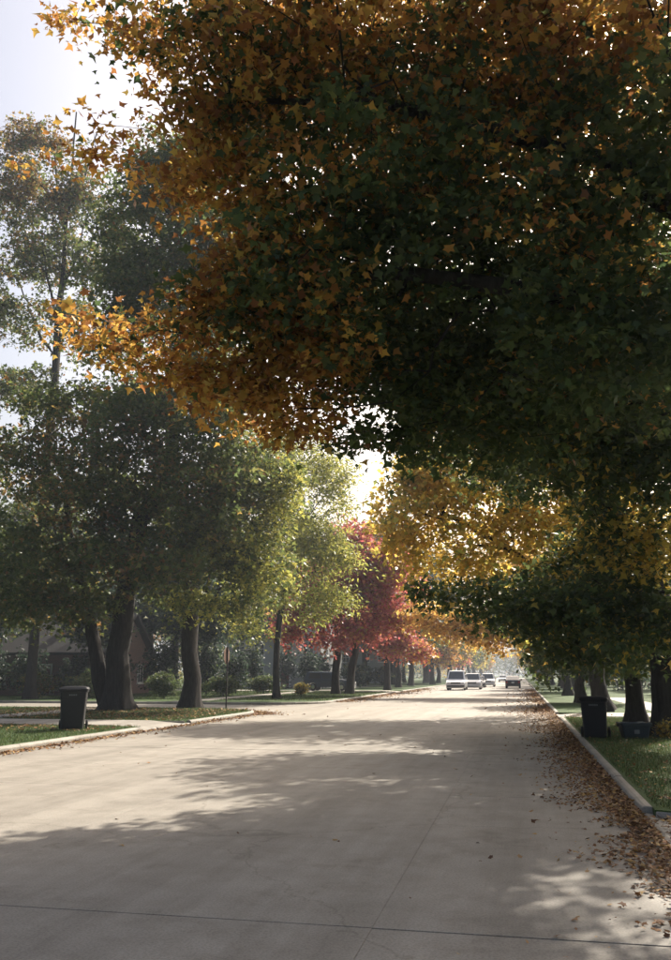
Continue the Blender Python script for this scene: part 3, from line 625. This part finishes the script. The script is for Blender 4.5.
for i, k in enumerate(seqL):
    place(k, -13.6 + rr.uniform(-1, .5), yy, rr.uniform(.8, 1.08), rr.uniform(0, 6.28), 'hazy %s street tree in the row along the far left kerb' % {'gold': 'golden', 'olive': 'olive green', 'green': 'green', 'orange': 'orange', 'red': 'red'}[k], G2)
    yy += rr.uniform(14, 19)
for (x, y, s) in [(-52, 62, 1.0), (-43, 70, 1.1), (-34, 76, 1.0), (-27, 72, .85), (-38, 92, 1.25), (-28, 100, 1.3), (-22, 116, 1.3), (-24, 135, 1.3), (-21, 158, 1.3), (-23, 185, 1.4), (-50, 90, 1.3), (-60, 76, 1.2), (-33, 120, 1.4), (-46, 48, 1.0), (-22, 215, 1.4), (-29, 55, .62), (-36.5, 52.5, .7), (-24.5, 63, .7), (-41, 57, .9), (-18.5, 128, 1.55), (-16, 150, 1.5)]:
    place('dark', x, y, s, rr.uniform(0, 6.28), 'dark evergreen tree standing behind the houses on the left', G3)
for (x, y, s) in [(19, 64, .9), (16, 98, .9), (14, 118, 1.0), (14, 140, 1.1), (13, 170, 1.2), (27, 60, 1.0)]:
    place('dark', x, y, s, rr.uniform(0, 6.28), 'dark evergreen tree behind the right sidewalk', 'dark trees behind the right sidewalk')

# ================================================================== shrubs and hedges
def bush(label, x, y, rx, ry, rz, nl, seed, pals=(P_GREEN, P_OLIVE), au=.15, leaf=.10, name='shrub', group=None):
    rg = rs(seed); lobes = []
    for k in range(9):
        a = rg.uniform(0, 6.28); d = rg.uniform(0, .45)
        lobes.append(LW(x + math.cos(a) * d * rx, y + math.sin(a) * d * ry, LZ + rz * rg.uniform(.75, 1.05), rx * .55, ry * .55, rz * .7, 1, au))
    return make_tree(name, label, (x, y, LZ), [stem([(x, y, LZ), (x, y, LZ + rz * .5)], 4, .03, seed)], lobes, 220, nl, leaf, pals, seed, .06, .006, .22, .06, PLAIN, cat='shrub', group=group, flare=1.2)
bush('large rounded clipped shrub before the dark house on the left', -27.6, 51.5, 1.7, 1.5, 1.05, 7000, 301, leaf=.11)
bush('round dome shaped shrub between the twin trunk and the straight trunk', -22.6, 53.0, 1.6, 1.5, 1.0, 7000, 302, leaf=.11)
bush('wide low shrub behind the sign post', -21.0, 60, 2.0, 1.4, .85, 6000, 303, leaf=.12)
bush('dark shrub at the foot of the house beside the driveway with the parked car', -20.4, 68, 1.8, 1.4, .9, 6000, 304, leaf=.12)
bush('small pale yellowing shrub on the lawn near the red maples', -16.3, 64, .75, .7, .55, 3000, 305, (P_OLIVE, P_YELLOW), .5, .10)
bush('dark shrub with reddish leaves at the left house corner', -31.5, 52.5, 1.8, 1.6, 1.0, 6000, 306, (P_GREEN, P_RUST), .3, .11)
bush('untidy yellowing plants at the foot of the thick trunk beside the grey tub', T2[0] - .12, T2[1] - .75, .42, .4, .24, 1600, 307, (P_OLIVE, P_YELLOW), .5, .08)
for k, (x, y) in enumerate([(9.5, 47), (11.5, 47.5), (13.5, 47)]):
    bush('clipped green hedge shrub in the row by the right sidewalk', x, y, 1.2, 1.0, .8, 3000, 310 + k, group='hedge shrubs by the right sidewalk')

hg = rs(77)
for k, (x, y, h) in enumerate([(-34.5, 56.5, 1.0), (-31.5, 57.5, 1.2), (-28.5, 58.5, 1.6), (-26.2, 60.5, 1.7), (-24.0, 64.5, 1.8), (-22.6, 67.5, 1.7), (-26.5, 72, 2.0), (-30, 71, 2.2), (-23.5, 75, 2.0), (-39, 55.5, 1.3), (-43, 56, 1.5), (-33, 54.5, 1.5), (-36.5, 55, 1.6), (-29.6, 55, 1.4), (-20.5, 84, 1.8), (-24, 88, 2.0), (-20.8, 91, 1.7)]):
    bush('tall dark evergreen bush in the screen before the left houses', x, y, 1.8, 1.6, h * 1.35, 3600, 330 + k, (P_SPRUCE, P_GREEN), .2, .17, 'evergreen_bush', 'evergreen bushes before the left houses')
for k, (x, y, h) in enumerate([(9.6, 58, 1.3), (10.2, 63, 1.5), (10.6, 69, 1.4), (9.4, 78, 1.5), (9.8, 90, 1.6), (-19, 98, 1.6), (-19.5, 108, 1.7), (-18.6, 118, 1.6), (-18.8, 130, 1.7), (9.2, 104, 1.6), (8.8, 120, 1.6)]):
    bush('dark leafy bush beside the far front lawns', x, y, 2.2, 2.2, h, 2200, 350 + k, (P_SPRUCE, P_OLIVE), .3, .24, 'leafy_bush', 'bushes on the far front lawns')
def far_wood(label, x0, x1, y0, y1, nc, seed):
    rg = rs(seed); c = np.stack([x0 + rg.random(nc) * (x1 - x0), y0 + rg.random(nc) * (y1 - y0), .8 + rg.random(nc) ** .8 * 12], 1)
    per = 55; n = nc * per; ix = np.repeat(np.arange(nc), per); P = c[ix] + rg.normal(size=(n, 3)) * np.array([1.7, 1.7, 1.2]); P[:, 2] = np.maximum(P[:, 2], .3)
    pl_ = np.concatenate([P_GREEN, P_SPRUCE, P_OLIVE, P_OLIVE, P_YELLOW[:1], P_RUST[:1]]); cc = pl_[rg.integers(0, len(pl_), nc)]
    col = cc[ix] * (.7 + .6 * rg.random((n, 1)))
    o = ob('far_wood', leaves_mesh('far_wood', P, unit(rg.normal(size=(n, 3)) + np.array([0, 0, .6])), unit(rg.normal(size=(n, 3))), .75 * (.6 + .8 * rg.random(n)), col, PLAIN)); tag(o, label, 'wood', kind='stuff')
far_wood('far mass of mixed trees behind the left houses', -75, -30, 112, 400, 700, 401)
far_wood('far mass of mixed trees behind the right houses', 24, 60, 105, 400, 500, 402)
far_wood('hazy mass of trees closing the end of the street', -60, 60, 424, 445, 420, 403)
# ================================================================== houses
def brick_mat(name, c1, c2, mortar):
    m, n, l, b = nmat(name)
    tc = n.new('ShaderNodeTexCoord'); sp = n.new('ShaderNodeSeparateXYZ'); l.new(tc.outputs['Object'], sp.inputs[0])
    ad = n.new('ShaderNodeMath'); l.new(sp.outputs[0], ad.inputs[0]); l.new(sp.outputs[1], ad.inputs[1])
    cb = n.new('ShaderNodeCombineXYZ'); l.new(ad.outputs[0], cb.inputs[0]); l.new(sp.outputs[2], cb.inputs[1])
    t = n.new('ShaderNodeTexBrick'); t.inputs['Color1'].default_value = c1 + (1,); t.inputs['Color2'].default_value = c2 + (1,); t.inputs['Mortar'].default_value = mortar + (1,)
    t.inputs['Scale'].default_value = 1; t.inputs['Brick Width'].default_value = .23; t.inputs['Row Height'].default_value = .075; t.inputs['Mortar Size'].default_value = .008
    l.new(cb.outputs[0], t.inputs['Vector']); l.new(t.outputs['Color'], b.inputs['Base Color']); b.inputs['Roughness'].default_value = .85
brick_mat('brick', (.16, .07, .05), (.11, .055, .045), (.2, .18, .16)); brick_mat('tan_brick', (.30, .23, .16), (.24, .18, .13), (.3, .28, .25))
simple('siding', (.34, .35, .34), .6, var=.04); simple('shingle', (.035, .032, .032), .9, var=.3, scale=20); simple('trim', (.72, .71, .68), .5, var=.05)
simple('glass_dark', (.03, .035, .04), .06, var=.1, spec=.8); simple('door_paint', (.12, .03, .025), .45); simple('brass', (.4, .28, .1), .35, .9)
def house(label, x, y, w_, d_, h_, wall, rz=0, gable='x', floors=1):
    root = empty('house', (x, y, LZ), rz); tag(root, label, 'house')
    wl = MB().box(-w_ / 2, w_ / 2, -d_ / 2, d_ / 2, -.1, h_).build('wall', wall, root)
    e = .45; rh = (d_ / 2 + e) * .62
    rf = MB()
    if gable == 'x':
        prof = [(-d_ / 2 - e, h_ - .1), (0, h_ + rh), (d_ / 2 + e, h_ - .1), (d_ / 2 + e, h_ + .1), (0, h_ + rh + .22), (-d_ / 2 - e, h_ + .1)]
        for s_ in (0, 1):
            q = [prof[0], prof[1], prof[4], prof[5]] if s_ == 0 else [prof[1], prof[2], prof[3], prof[4]]
            rf.prism(q, -w_ / 2 - e, w_ / 2 + e)
        gb = MB().prism([(-d_ / 2, h_ + .0), (d_ / 2, h_ + .0), (0, h_ + rh - .12)], -w_ / 2 + .02, w_ / 2 - .02).build('gable', wall, root)
    r_ = rf.build('roof', 'shingle', root)
    MB().box(w_ * .22, w_ * .22 + .8, -.4, .4, h_ + rh * .5, h_ + rh + 1.0).build('chimney', 'brick', r_, .02)
    def window(cx, cz, ww, wh, face):
        # face: 'f' front (-y), 'r' right (+x), 'l' left
        def bx(m, u0, u1, v0, v1, a, b):
            if face == 'f': m.box(cx + u0, cx + u1, -d_ / 2 - b, -d_ / 2 - a, cz + v0, cz + v1)
            elif face == 'r': m.box(w_ / 2 + a, w_ / 2 + b, cx + u0, cx + u1, cz + v0, cz + v1)
            else: m.box(-w_ / 2 - b, -w_ / 2 - a, cx + u0, cx + u1, cz + v0, cz + v1)
            return m
        W = bx(MB(), -ww / 2, ww / 2, -wh / 2, wh / 2, .004, .02).build('window', 'glass_dark', root)
        f = MB()
        for a0, a1, b0, b1 in [(-ww / 2 - .08, -ww / 2, -wh / 2 - .08, wh / 2 + .08), (ww / 2, ww / 2 + .08, -wh / 2 - .08, wh / 2 + .08), (-ww / 2, ww / 2, wh / 2, wh / 2 + .08), (-ww / 2, ww / 2, -wh / 2 - .08, -wh / 2), (-.025, .025, -wh / 2, wh / 2)]: bx(f, a0, a1, b0, b1, .003, .07)
        for a0, a1 in ((-ww / 2, -.025), (.025, ww / 2)): bx(f, a0, a1, -.025, .025, .003, .06)
        f.build('frame', 'trim', W)
        bx(MB(), -ww / 2 - .14, ww / 2 + .14, -wh / 2 - .16, -wh / 2 - .082, .002, .13).build('sill', 'trim', W)
    for fl in range(floors):
        z = 1.55 + 2.7 * fl
        for u in (-.36, -.15, .15, .37):
            if not (fl == 0 and u == .15): window(u * w_, z, 1.1, 1.35, 'f')
        for u in (-.25, .25): window(u * d_, z, 1.0, 1.3, 'r'); window(u * d_, z, 1.0, 1.3, 'l')
    dx = .13 * w_
    D_ = MB().box(dx - .48, dx + .48, -d_ / 2 - .05, -d_ / 2 - .004, .1, 2.15).build('door', 'door_paint', root, .01)
    MB().box(dx + .34, dx + .39, -d_ / 2 - .11, -d_ / 2 - .05, 1.0, 1.12).build('handle', 'brass', D_)
    fr = MB()
    fr.box(dx - .6, dx - .48, -d_ / 2 - .09, -d_ / 2 - .003, 0, 2.28); fr.box(dx + .48, dx + .6, -d_ / 2 - .09, -d_ / 2 - .003, 0, 2.28); fr.box(dx - .48, dx + .48, -d_ / 2 - .09, -d_ / 2 - .003, 2.15, 2.28)
    fr.build('door_frame', 'trim', D_)
    MB().box(dx - .9, dx + .9, -d_ / 2 - 1.1, -d_ / 2 - .1, -.05, .16).build('step', 'concrete_walk', root, .01)
    return root
house('dark red brick house with white window frames behind the left shrubs', -36.5, 63, 13, 9, 3.0, 'brick', R(4))
house('two storey house with pale siding behind the red maples', -26.5, 97, 11, 9, 5.4, 'siding', R(-3), floors=2)
house('tan brick house beyond the right lawn', 19.5, 86, 12, 9, 3.0, 'tan_brick', R(3))
house('pale house set back behind the far left trees', -27, 150, 12, 9, 5.4, 'siding', R(-5), floors=2)

# ================================================================== wheeled bins, tub, sign
simple('bin_plastic', (.009, .009, .011), .55, var=.15, scale=9, bump=.05); simple('bin_lid', (.009, .009, .011), .5, var=.15, spec=.25)
simple('rubber', (.02, .02, .02), .8); simple('stamp', (.16, .17, .18), .6); simple('tub_plastic', (.03, .042, .052), .5, var=.2)
simple('sign_back', (.16, .10, .075), .5, .2, var=.2); simple('sign_red', (.45, .02, .02), .4); simple('post_steel', (.045, .038, .032), .6, .4, var=.3)
def rrect(hx, hy, z, r=.06, n=4, dy=0):
    o = []
    for cx, cy, a in ((hx - r, hy - r, 0), (-hx + r, hy - r, 90), (-hx + r, -hy + r, 180), (hx - r, -hy + r, 270)):
        for k in range(n + 1): t = R(a + 90 * k / n); o.append((cx + r * math.cos(t), cy + dy + r * math.sin(t), z))
    return o
def trash_bin(label, loc, rz, W, H):
    root = empty('trash_bin', loc, rz); tag(root, label, 'trash bin', 'wheeled trash bins at the kerb')
    hw = W / 2; hd = W * .52
    b = MB().loft([rrect(hw * .78, hd * .74, .03), rrect(hw * .80, hd * .78, .10), rrect(hw * .93, hd * .94, H * .86), rrect(hw * 1.0, hd * 1.0, H * .865), rrect(hw * 1.0, hd * 1.0, H * .91)]).build('body', 'bin_plastic', root)
    for zc in (.72, .80):
        k = .80 + .13 * zc
        MB().loft([rrect(hw * (.80 + .135 * zc) + .012, hd * (.78 + .17 * zc) + .012, H * zc * .95 - .012), rrect(hw * (.80 + .135 * zc) + .012, hd * (.78 + .17 * zc) + .012, H * zc * .95 + .012)]).build('rib', 'bin_plastic', b)
    lid = MB().loft([rrect(hw * 1.06, hd * 1.08, H * .905, dy=-.01), rrect(hw * 1.06, hd * 1.08, H * .935, dy=-.01), rrect(hw * .96, hd * .96, H * .975), rrect(hw * .6, hd * .6, H * 1.0)]).build('lid', 'bin_lid', root)
    MB().box(-hw * .5, hw * .5, -hd * 1.2, -hd * 1.05, H * .905, H * .925).build('lid_grip', 'bin_lid', lid, .006)
    MB().tube([(-hw * .8, hd * .95, H * .86), (-hw * .8, hd * 1.2, H * .9), (-hw * .7, hd * 1.25, H * .91), (hw * .7, hd * 1.25, H * .91), (hw * .8, hd * 1.2, H * .9), (hw * .8, hd * .95, H * .86)], .016).build('handle', 'bin_plastic', root, smooth=True)
    MB().cyl((-hw * .95, hd * .8, .13), (hw * .95, hd * .8, .13), .012).build('axle', 'post_steel', root)
    for s_ in (-1, 1):
        w_ = MB().cyl((s_ * hw * .88, hd * .8, .13), (s_ * (hw * .88 + .06), hd * .8, .13), .13, n=20).build('wheel', 'rubber', root, .012)
        MB().cyl((s_ * (hw * .88 + .055), hd * .8, .13), (s_ * (hw * .88 + .068), hd * .8, .13), .06, n=14).build('hub', 'bin_lid', w_)
    zt = H * .80
    st = MB()
    for k in range(5): st.box(-.11 + k * .045, -.11 + k * .045 + .03, -hd * (.78 + .17 * .88) - .008, -hd * .78, zt - .02, zt + .02)
    st.build('stamp', 'stamp', b)
    return root
bl = gnd(72, 729.5); trash_bin('tall black wheeled trash bin on the left verge before the twin trunks', (bl[0], bl[1], LZ), R(24), .76, 1.2)
br = gnd(596, 738); trash_bin('squat black wheeled trash bin on the right lawn beside the leaf filled gutter', (br[0], br[1], LZ), R(-6), .66, 1.0)
tb = gnd(635, 738); root = empty('recycling_tub', (tb[0], tb[1], LZ), R(8)); tag(root, 'low grey blue recycling tub in front of the flared trunk', 'tub')
bd = MB().loft([rrect(.28, .19, .0, .05), rrect(.35, .25, .33, .06), rrect(.38, .28, .335, .07), rrect(.38, .28, .37, .07), rrect(.345, .245, .37, .06), rrect(.27, .18, .03, .05)]).build('body', 'tub_plastic', root)
for s_ in (-1, 1): MB().tube([(s_ * .37, -.08, .33), (s_ * .41, -.06, .29), (s_ * .41, .06, .29), (s_ * .37, .08, .33)], .014).build('handle', 'tub_plastic', root, smooth=True)
MB().box(-.06, .06, -.245, -.225, .12, .21).build('mark', 'stamp', root)
ps = gnd(226, 708.5)
root = empty('road_sign', (ps[0], ps[1], LZ)); tag(root, 'octagonal sign seen nearly edge on atop a thin dark post at the corner', 'sign')
MB().add([(-.03, -.018, 0), (.03, -.018, 0), (.03, .018, 0), (-.03, .018, 0), (-.03, -.018, 2.75), (.03, -.018, 2.75), (.03, .018, 2.75), (-.03, .018, 2.75)], [(3, 2, 1, 0), (4, 5, 6, 7), (0, 1, 5, 4), (1, 2, 6, 5), (2, 3, 7, 6), (3, 0, 4, 7)]).build('post', 'post_steel', root, .006)
oct_ = [(.38 / math.cos(math.pi / 8) * math.cos(R(22.5 + 45 * k)), 2.36 + .38 / math.cos(math.pi / 8) * math.sin(R(22.5 + 45 * k))) for k in range(8)]
pl = MB().prism(oct_, -.040, -.033).build('plate', 'sign_back', root)
MB().prism([(a * .94, 2.36 + (b - 2.36) * .94) for a, b in oct_], -.0425, -.0405).build('face', 'sign_red', pl)
for z in (2.15, 2.57): MB().cyl((.03, 0, z), (.045, 0, z), .015, n=6).build('bolt', 'post_steel', root)

# ================================================================== vehicles
def paint(name, col, rough=.25):
    m = simple(name, col, rough, 0, .03, 3, 0, .5); m.node_tree.nodes['Principled BSDF'].inputs['Coat Weight'].default_value = .6; m.node_tree.nodes['Principled BSDF'].inputs['Coat Roughness'].default_value = .05
paint('paint_white', (.78, .78, .77)); paint('paint_silver', (.45, .46, .47)); paint('paint_dark', (.03, .032, .038)); paint('paint_blue', (.03, .045, .075))
simple('chrome', (.6, .6, .6), .15, 1.0); simple('head_lens', (.7, .7, .72), .1); simple('tail_lens', (.35, .02, .02), .2); simple('plate_white', (.7, .7, .7), .5); simple('trim_black', (.02, .02, .02), .5)
def car(label, loc, rz, kind, pm_, name='car', group=None, cat='car'):
    """nose towards -y; z = 0 on the road"""
    Lh, W, H, belt, hood, wb, ws_f, ws_r, roof_f, roof_r, rear = {
        'sedan': (2.3, 1.78, 1.43, .92, .84, 1.35, -1.15, 1.95, -.35, .85, .95),
        'suv': (2.35, 1.85, 1.72, 1.05, 1.0, 1.38, -1.25, 2.3, -.5, 1.95, 1.05),
        'van': (2.55, 1.95, 2.0, 1.12, 1.02, 1.5, -1.75, 2.5, -.85, 2.42, 1.15)}[kind]
    root = empty(name, loc, rz); tag(root, label, cat, group)
    wr = .34
    def archy(yc): return [(yc + (wr + .06) * math.cos(R(a)), max(.22, .33 + (wr + .06) * math.sin(R(a)))) for a in range(180, -1, -20)]
    prof = [(-Lh, .32), (-Lh + .08, .22)] + archy(-wb) + archy(wb) + [(Lh - .08, .24), (Lh, .36), (Lh, rear * .8), (Lh - .06, rear), (ws_r - .02, belt), (ws_f, hood + .04), (-Lh + .35, hood - .12), (-Lh + .05, hood - .28), (-Lh, .6)]
    MB().prism(prof, -W / 2, W / 2).build('body', pm_, root, .05, seg=2)
    ti = W * .10
    cab = [[(sx * (W / 2 - .03), y_, z_) for sx, y_, z_ in ((-1, ws_f, belt - .06), (1, ws_f, belt - .06), (1, ws_r, belt - .06), (-1, ws_r, belt - .06))],
           [(-(W / 2 - ti), roof_f, H - .04), (W / 2 - ti, roof_f, H - .04), (W / 2 - ti, roof_r, H - .04), (-(W / 2 - ti), roof_r, H - .04)],
           [(-(W / 2 - ti - .15), roof_f + .2, H), (W / 2 - ti - .15, roof_f + .2, H), (W / 2 - ti - .15, roof_r - .15, H), (-(W / 2 - ti - .15), roof_r - .15, H)]]
    MB().loft(cab).build('cabin', pm_, root, .03)
    def quad(pts, off, nm, mt, par=root):
        p = [Vector(q) for q in pts]; nrm = (p[1] - p[0]).cross(p[3] - p[0]).normalized()
        return MB().add([q + nrm * off for q in p] + [q - nrm * .02 for q in p], [(0, 1, 2, 3), (7, 6, 5, 4), (0, 4, 5, 1), (1, 5, 6, 2), (2, 6, 7, 3), (3, 7, 4, 0)]).build(nm, mt, par)
    def lerp(a, b, t): return tuple(Vector(a).lerp(Vector(b), t))
    lo, hi = cab[0], cab[1]
    def pane(a, b, c, d, u0, u1, v0, v1, nm):
        def P(u, v): return Vector(a).lerp(Vector(b), u).lerp(Vector(d).lerp(Vector(c), u), v)
        return quad([P(u0, v0), P(u1, v0), P(u1, v1), P(u0, v1)], .012, nm, 'glass_dark')
    pane(lo[0], lo[1], hi[1], hi[0], .07, .93, .1, .93, 'windscreen')
    pane(lo[2], lo[3], hi[3], hi[2], .1, .9, .2, .92, 'rear_window')
    for u0, u1 in ((.16, .46), (.5, .88)):
        pane(lo[1], lo[2], hi[2], hi[1], u0, u1, .16, .9, 'side_window'); pane(lo[3], lo[0], hi[0], hi[3], 1 - u1, 1 - u0, .16, .9, 'side_window')
    for sx in (-1, 1):
        for yc in (-wb, wb):
            t = MB().cyl((sx * (W / 2 - .22), yc, wr), (sx * (W / 2 - .005), yc, wr), wr, n=22).build('wheel', 'rubber', root, .025)
            MB().cyl((sx * (W / 2 - .02), yc, wr), (sx * (W / 2 + .006), yc, wr), .21, .18, n=16).build('rim', 'chrome', t)
        MB().box(min(sx * (W / 2 - .1), sx * (W / 2 - .46)), max(sx * (W / 2 - .1), sx * (W / 2 - .46)), -Lh - .012, -Lh + .12, hood - .34, hood - .2).build('headlight', 'head_lens', root, .02)
        MB().box(min(sx * (W / 2 - .06), sx * (W / 2 - .3)), max(sx * (W / 2 - .06), sx * (W / 2 - .3)), Lh - .06, Lh + .012, rear * .62, rear * .86).build('tail_light', 'tail_lens', root, .02)
        MB().box(min(sx * (W / 2 - .02), sx * (W / 2 + .2)), max(sx * (W / 2 - .02), sx * (W / 2 + .2)), ws_f + .28, ws_f + .42, belt - .02, belt + .16).build('mirror', pm_, root, .03)
    MB().box(-W * .26, W * .26, -Lh - .01, -Lh + .05, hood - .36, hood - .2).build('grille', 'trim_black', root, .01)
    MB().box(-W / 2 + .06, W / 2 - .06, -Lh - .06, -Lh + .1, .34, .52).build('bumper', 'trim_black' if kind == 'van' else pm_, root, .03)
    MB().box(-W / 2 + .06, W / 2 - .06, Lh - .1, Lh + .06, .36, .54).build('bumper', pm_, root, .03)
    MB().box(-.16, .16, Lh + .008, Lh + .016, rear * .62, rear * .62 + .15).build('number_plate', 'plate_white', root)
    return root
def on_road(px, py): p = gnd(px, py, 0.0); return (p[0], p[1], 0.0)
GV = 'traffic far down the street'
p = on_road(457.5, 690); car('white van driving towards us at the head of the oncoming traffic', p, 0, 'van', 'paint_white', 'van', GV, 'van')
def at(px, Y): q = pt(px, 680, Y); return (q[0], Y, 0.0)
car('pale silver car following close behind the white van', at(473, 98), 0, 'suv', 'paint_silver', 'car', GV)
car('dark car behind the silver car in the oncoming traffic', at(478.5, 112), 0, 'sedan', 'paint_dark', 'car', GV)
car('white sport utility car behind the dark car in the oncoming traffic', at(488, 118), 0, 'suv', 'paint_white', 'car', GV)
car('dark car driving away from us alone in the right lane', at(513, 108), math.pi, 'sedan', 'paint_dark', 'car', GV)
car('far white car in the haze at the end of the street', at(503, 190), 0, 'sedan', 'paint_white', 'car', GV)
car('dark blue car parked on the driveway behind the red maples', (-17.6, 80, .137), R(88), 'suv', 'paint_blue', 'car')

# ================================================================== fallen leaves and grass blades
P_LITTER = pal([(.20, .09, .035), (.26, .13, .05), (.14, .065, .03), (.32, .19, .08), (.11, .055, .03), (.36, .22, .07)])
def litter(label, X, Y, Z, seed, size=.062, tpl=LOBED):
    rg = rs(seed); n = len(X)
    P = np.stack([X, Y, Z + rg.random(n) * .02 + .006], 1)
    N = unit(rg.normal(size=(n, 3)) * .30 + np.array([0, 0, 1.])); D = unit(rg.normal(size=(n, 3)) * np.array([1, 1, .1]))
    S = size * (.35 + 1.0 * rg.random(n) ** 1.3); col = P_LITTER[rg.integers(0, len(P_LITTER), n)] * (.7 + .6 * rg.random((n, 1)))
    P = P - D * S[:, None] * .4
    o = ob('fallen_leaves', leaves_mesh('fallen_leaves', P, N, D, S, col, tpl, 'litter')); tag(o, label, 'leaves', kind='stuff'); return o
rg = rs(500)
def nzv(x, y, s=1.): return np.array([noise.noise(Vector((a * s, b * s, 3.3))) for a, b in zip(x, y)])
n = 26000
Yr = 3.2 + (rg.random(n) ** 1.5) * 42; d = np.where(rg.random(n) < .965, rg.random(n) ** 1.4 * (.32 + .026 * (Yr - 5) + .45 * nzv(Yr, Yr * 0, .45) + .3 * nzv(Yr, Yr * 0, 1.9)) * (1 + .45 * rg.normal(size=n)), rg.exponential(.5, n)); ok = (d < 2.2) & (d > 0); Xr = RX - d
Zr = np.where(d < .12, .02, 0.0)
Zr = Zr + np.clip(.05 - d * .12, 0, .05) * rg.random(n)
for lab, kk, tp, sd in (('brown fallen leaves heaped along the right gutter by the near driveway', ok & (Yr < 10), MAPLE, 501), ('brown fallen leaves heaped along the right gutter before the squat bin', ok & (Yr >= 10), LOBED, 511)):
    litter(lab, Xr[kk], Yr[kk], Zr[kk], sd, .05 if tp is MAPLE else .062, tp)
n = 2600
Xr = 1.3 + rg.random(n) * 2.6; Yr = 7.7 + rg.random(n) * 3.2; litter('fallen leaves covering the driveway ramp on the right', Xr, Yr, np.interp(Xr - RX, [-.1, .1, 1.3, 4], [.006, .032, .137, .139]), 502)
n = 2600
Xr = RX + .2 + rg.random(n) ** 1.2 * 6; Yr = 11.5 + rg.random(n) ** 1.3 * 24; litter('scattered fallen leaves on the right lawn', Xr, Yr, np.full(n, LZ + .02), 503)
n = 2600
Yl = 14 + rg.random(n) * 21; dl = rg.exponential(.16, n); litter('brown fallen leaves along the left kerb', LX + .04 + dl, Yl, np.zeros(n), 504, .10)
n = 3500
t = rg.random(n) * 1.5; rad = 3.65 + rg.exponential(.3, n); litter('pale fallen leaves at the rounded street corner', -14.65 + rad * np.cos(t), S0 - 3.65 + rad * np.sin(t), np.zeros(n), 505, .11)
n = 5000
Xl = -22 + rg.random(n) * 10.6; Yl = 22 + rg.random(n) * 15; ok = (Yl < 24.5) | (Yl > 28); litter('scattered fallen leaves under the twin trunk maple', Xl[ok], Yl[ok], np.full(ok.sum(), LZ + .025), 506, .11)
n = 90
litter('few loose leaves blown across the concrete street', -9 + rg.random(n) * 10, 4 + rg.random(n) ** 1.4 * 45, np.zeros(n), 507, .075)
n = 4000
litter('brown fallen leaves in the far left gutter', LX + .04 + rg.exponential(.5, n), 51 + rg.random(n) * 50, np.zeros(n), 508, .16)
n = 3500
litter('brown fallen leaves in the far right gutter', RX - rg.exponential(.5, n), 38 + rg.random(n) * 60, np.zeros(n), 509, .16)

def blades(label, x0, x1, y0, y1, n, h, wd, seed, skip=None):
    rg = rs(seed); X = x0 + rg.random(n) * (x1 - x0); Y = y0 + rg.random(n) * (y1 - y0)
    if skip is not None: k = ~skip(X, Y); X, Y = X[k], Y[k]
    n = len(X); P = np.stack([X, Y, np.full(n, LZ - .005)], 1); a = rg.random(n) * 6.283
    B = np.stack([np.cos(a), np.sin(a), np.zeros(n)], 1); H = h * (.5 + rg.random(n)); lean = rg.normal(size=(n, 3)) * .35 * h; lean[:, 2] = H
    V = np.stack([P - B * wd, P + B * wd, P + lean], 1).reshape(-1, 3)
    G = pal([(.05, .085, .02), (.07, .11, .025), (.035, .06, .018), (.11, .11, .04)]); col = G[rg.integers(0, 4, n)] * (.7 + .6 * rg.random((n, 1)))
    me = np_mesh('grass', V, np.arange(3 * n), np.full(n, 3), np.repeat(col, 3, 0), 'grass_blade')
    o = ob('grass', me); tag(o, label, 'grass', kind='stuff')
blades('short grass of the right verge beside the kerb', 1.5, 5.4, 11.1, 33, 60000, .06, .005, 601)
blades('grass left of the near driveway on the right', 1.5, 5.4, 4, 7.5, 12000, .06, .004, 602)
blades('short grass of the left verge before the twin trunks', -18.2, -11.2, 12, 38.3, 60000, .06, .008, 603, lambda X, Y: ((Y > 24.7) & (Y < 27.9)) | ((X > -14.65) & (Y > S0 - 3.65) & (np.hypot(X + 14.65, Y - S0 + 3.65) > 3.4)))
blades('sunlit lawn grass beyond the left sidewalk', -34, -19.6, 15, 38, 22000, .07, .012, 604, lambda X, Y: ((Y > 24.7) & (Y < 27.9)))
blades('lawn grass across the side street', -32, -11.3, 50, 77, 28000, .08, .016, 605, lambda X, Y: (X > -19.7) & (X < -18.1))

# ================================================================== haze
hz = MB().box(-520, 520, -140, 1120, -1.1, 42).build('haze', 'soil')
hz.data.materials.clear()
m = bpy.data.materials.new('haze_air'); m.use_nodes = True; nt = m.node_tree; nt.nodes.remove(nt.nodes['Principled BSDF'])
pv = nt.nodes.new('ShaderNodeVolumePrincipled'); pv.inputs['Color'].default_value = (.80, .88, 1, 1); pv.inputs['Density'].default_value = .00062; pv.inputs['Anisotropy'].default_value = .25
nt.links.new(pv.outputs[0], nt.nodes['Material Output'].inputs['Volume']); hz.data.materials.append(m); tag(hz, 'thin pale blue haze filling the street', 'haze', kind='stuff')
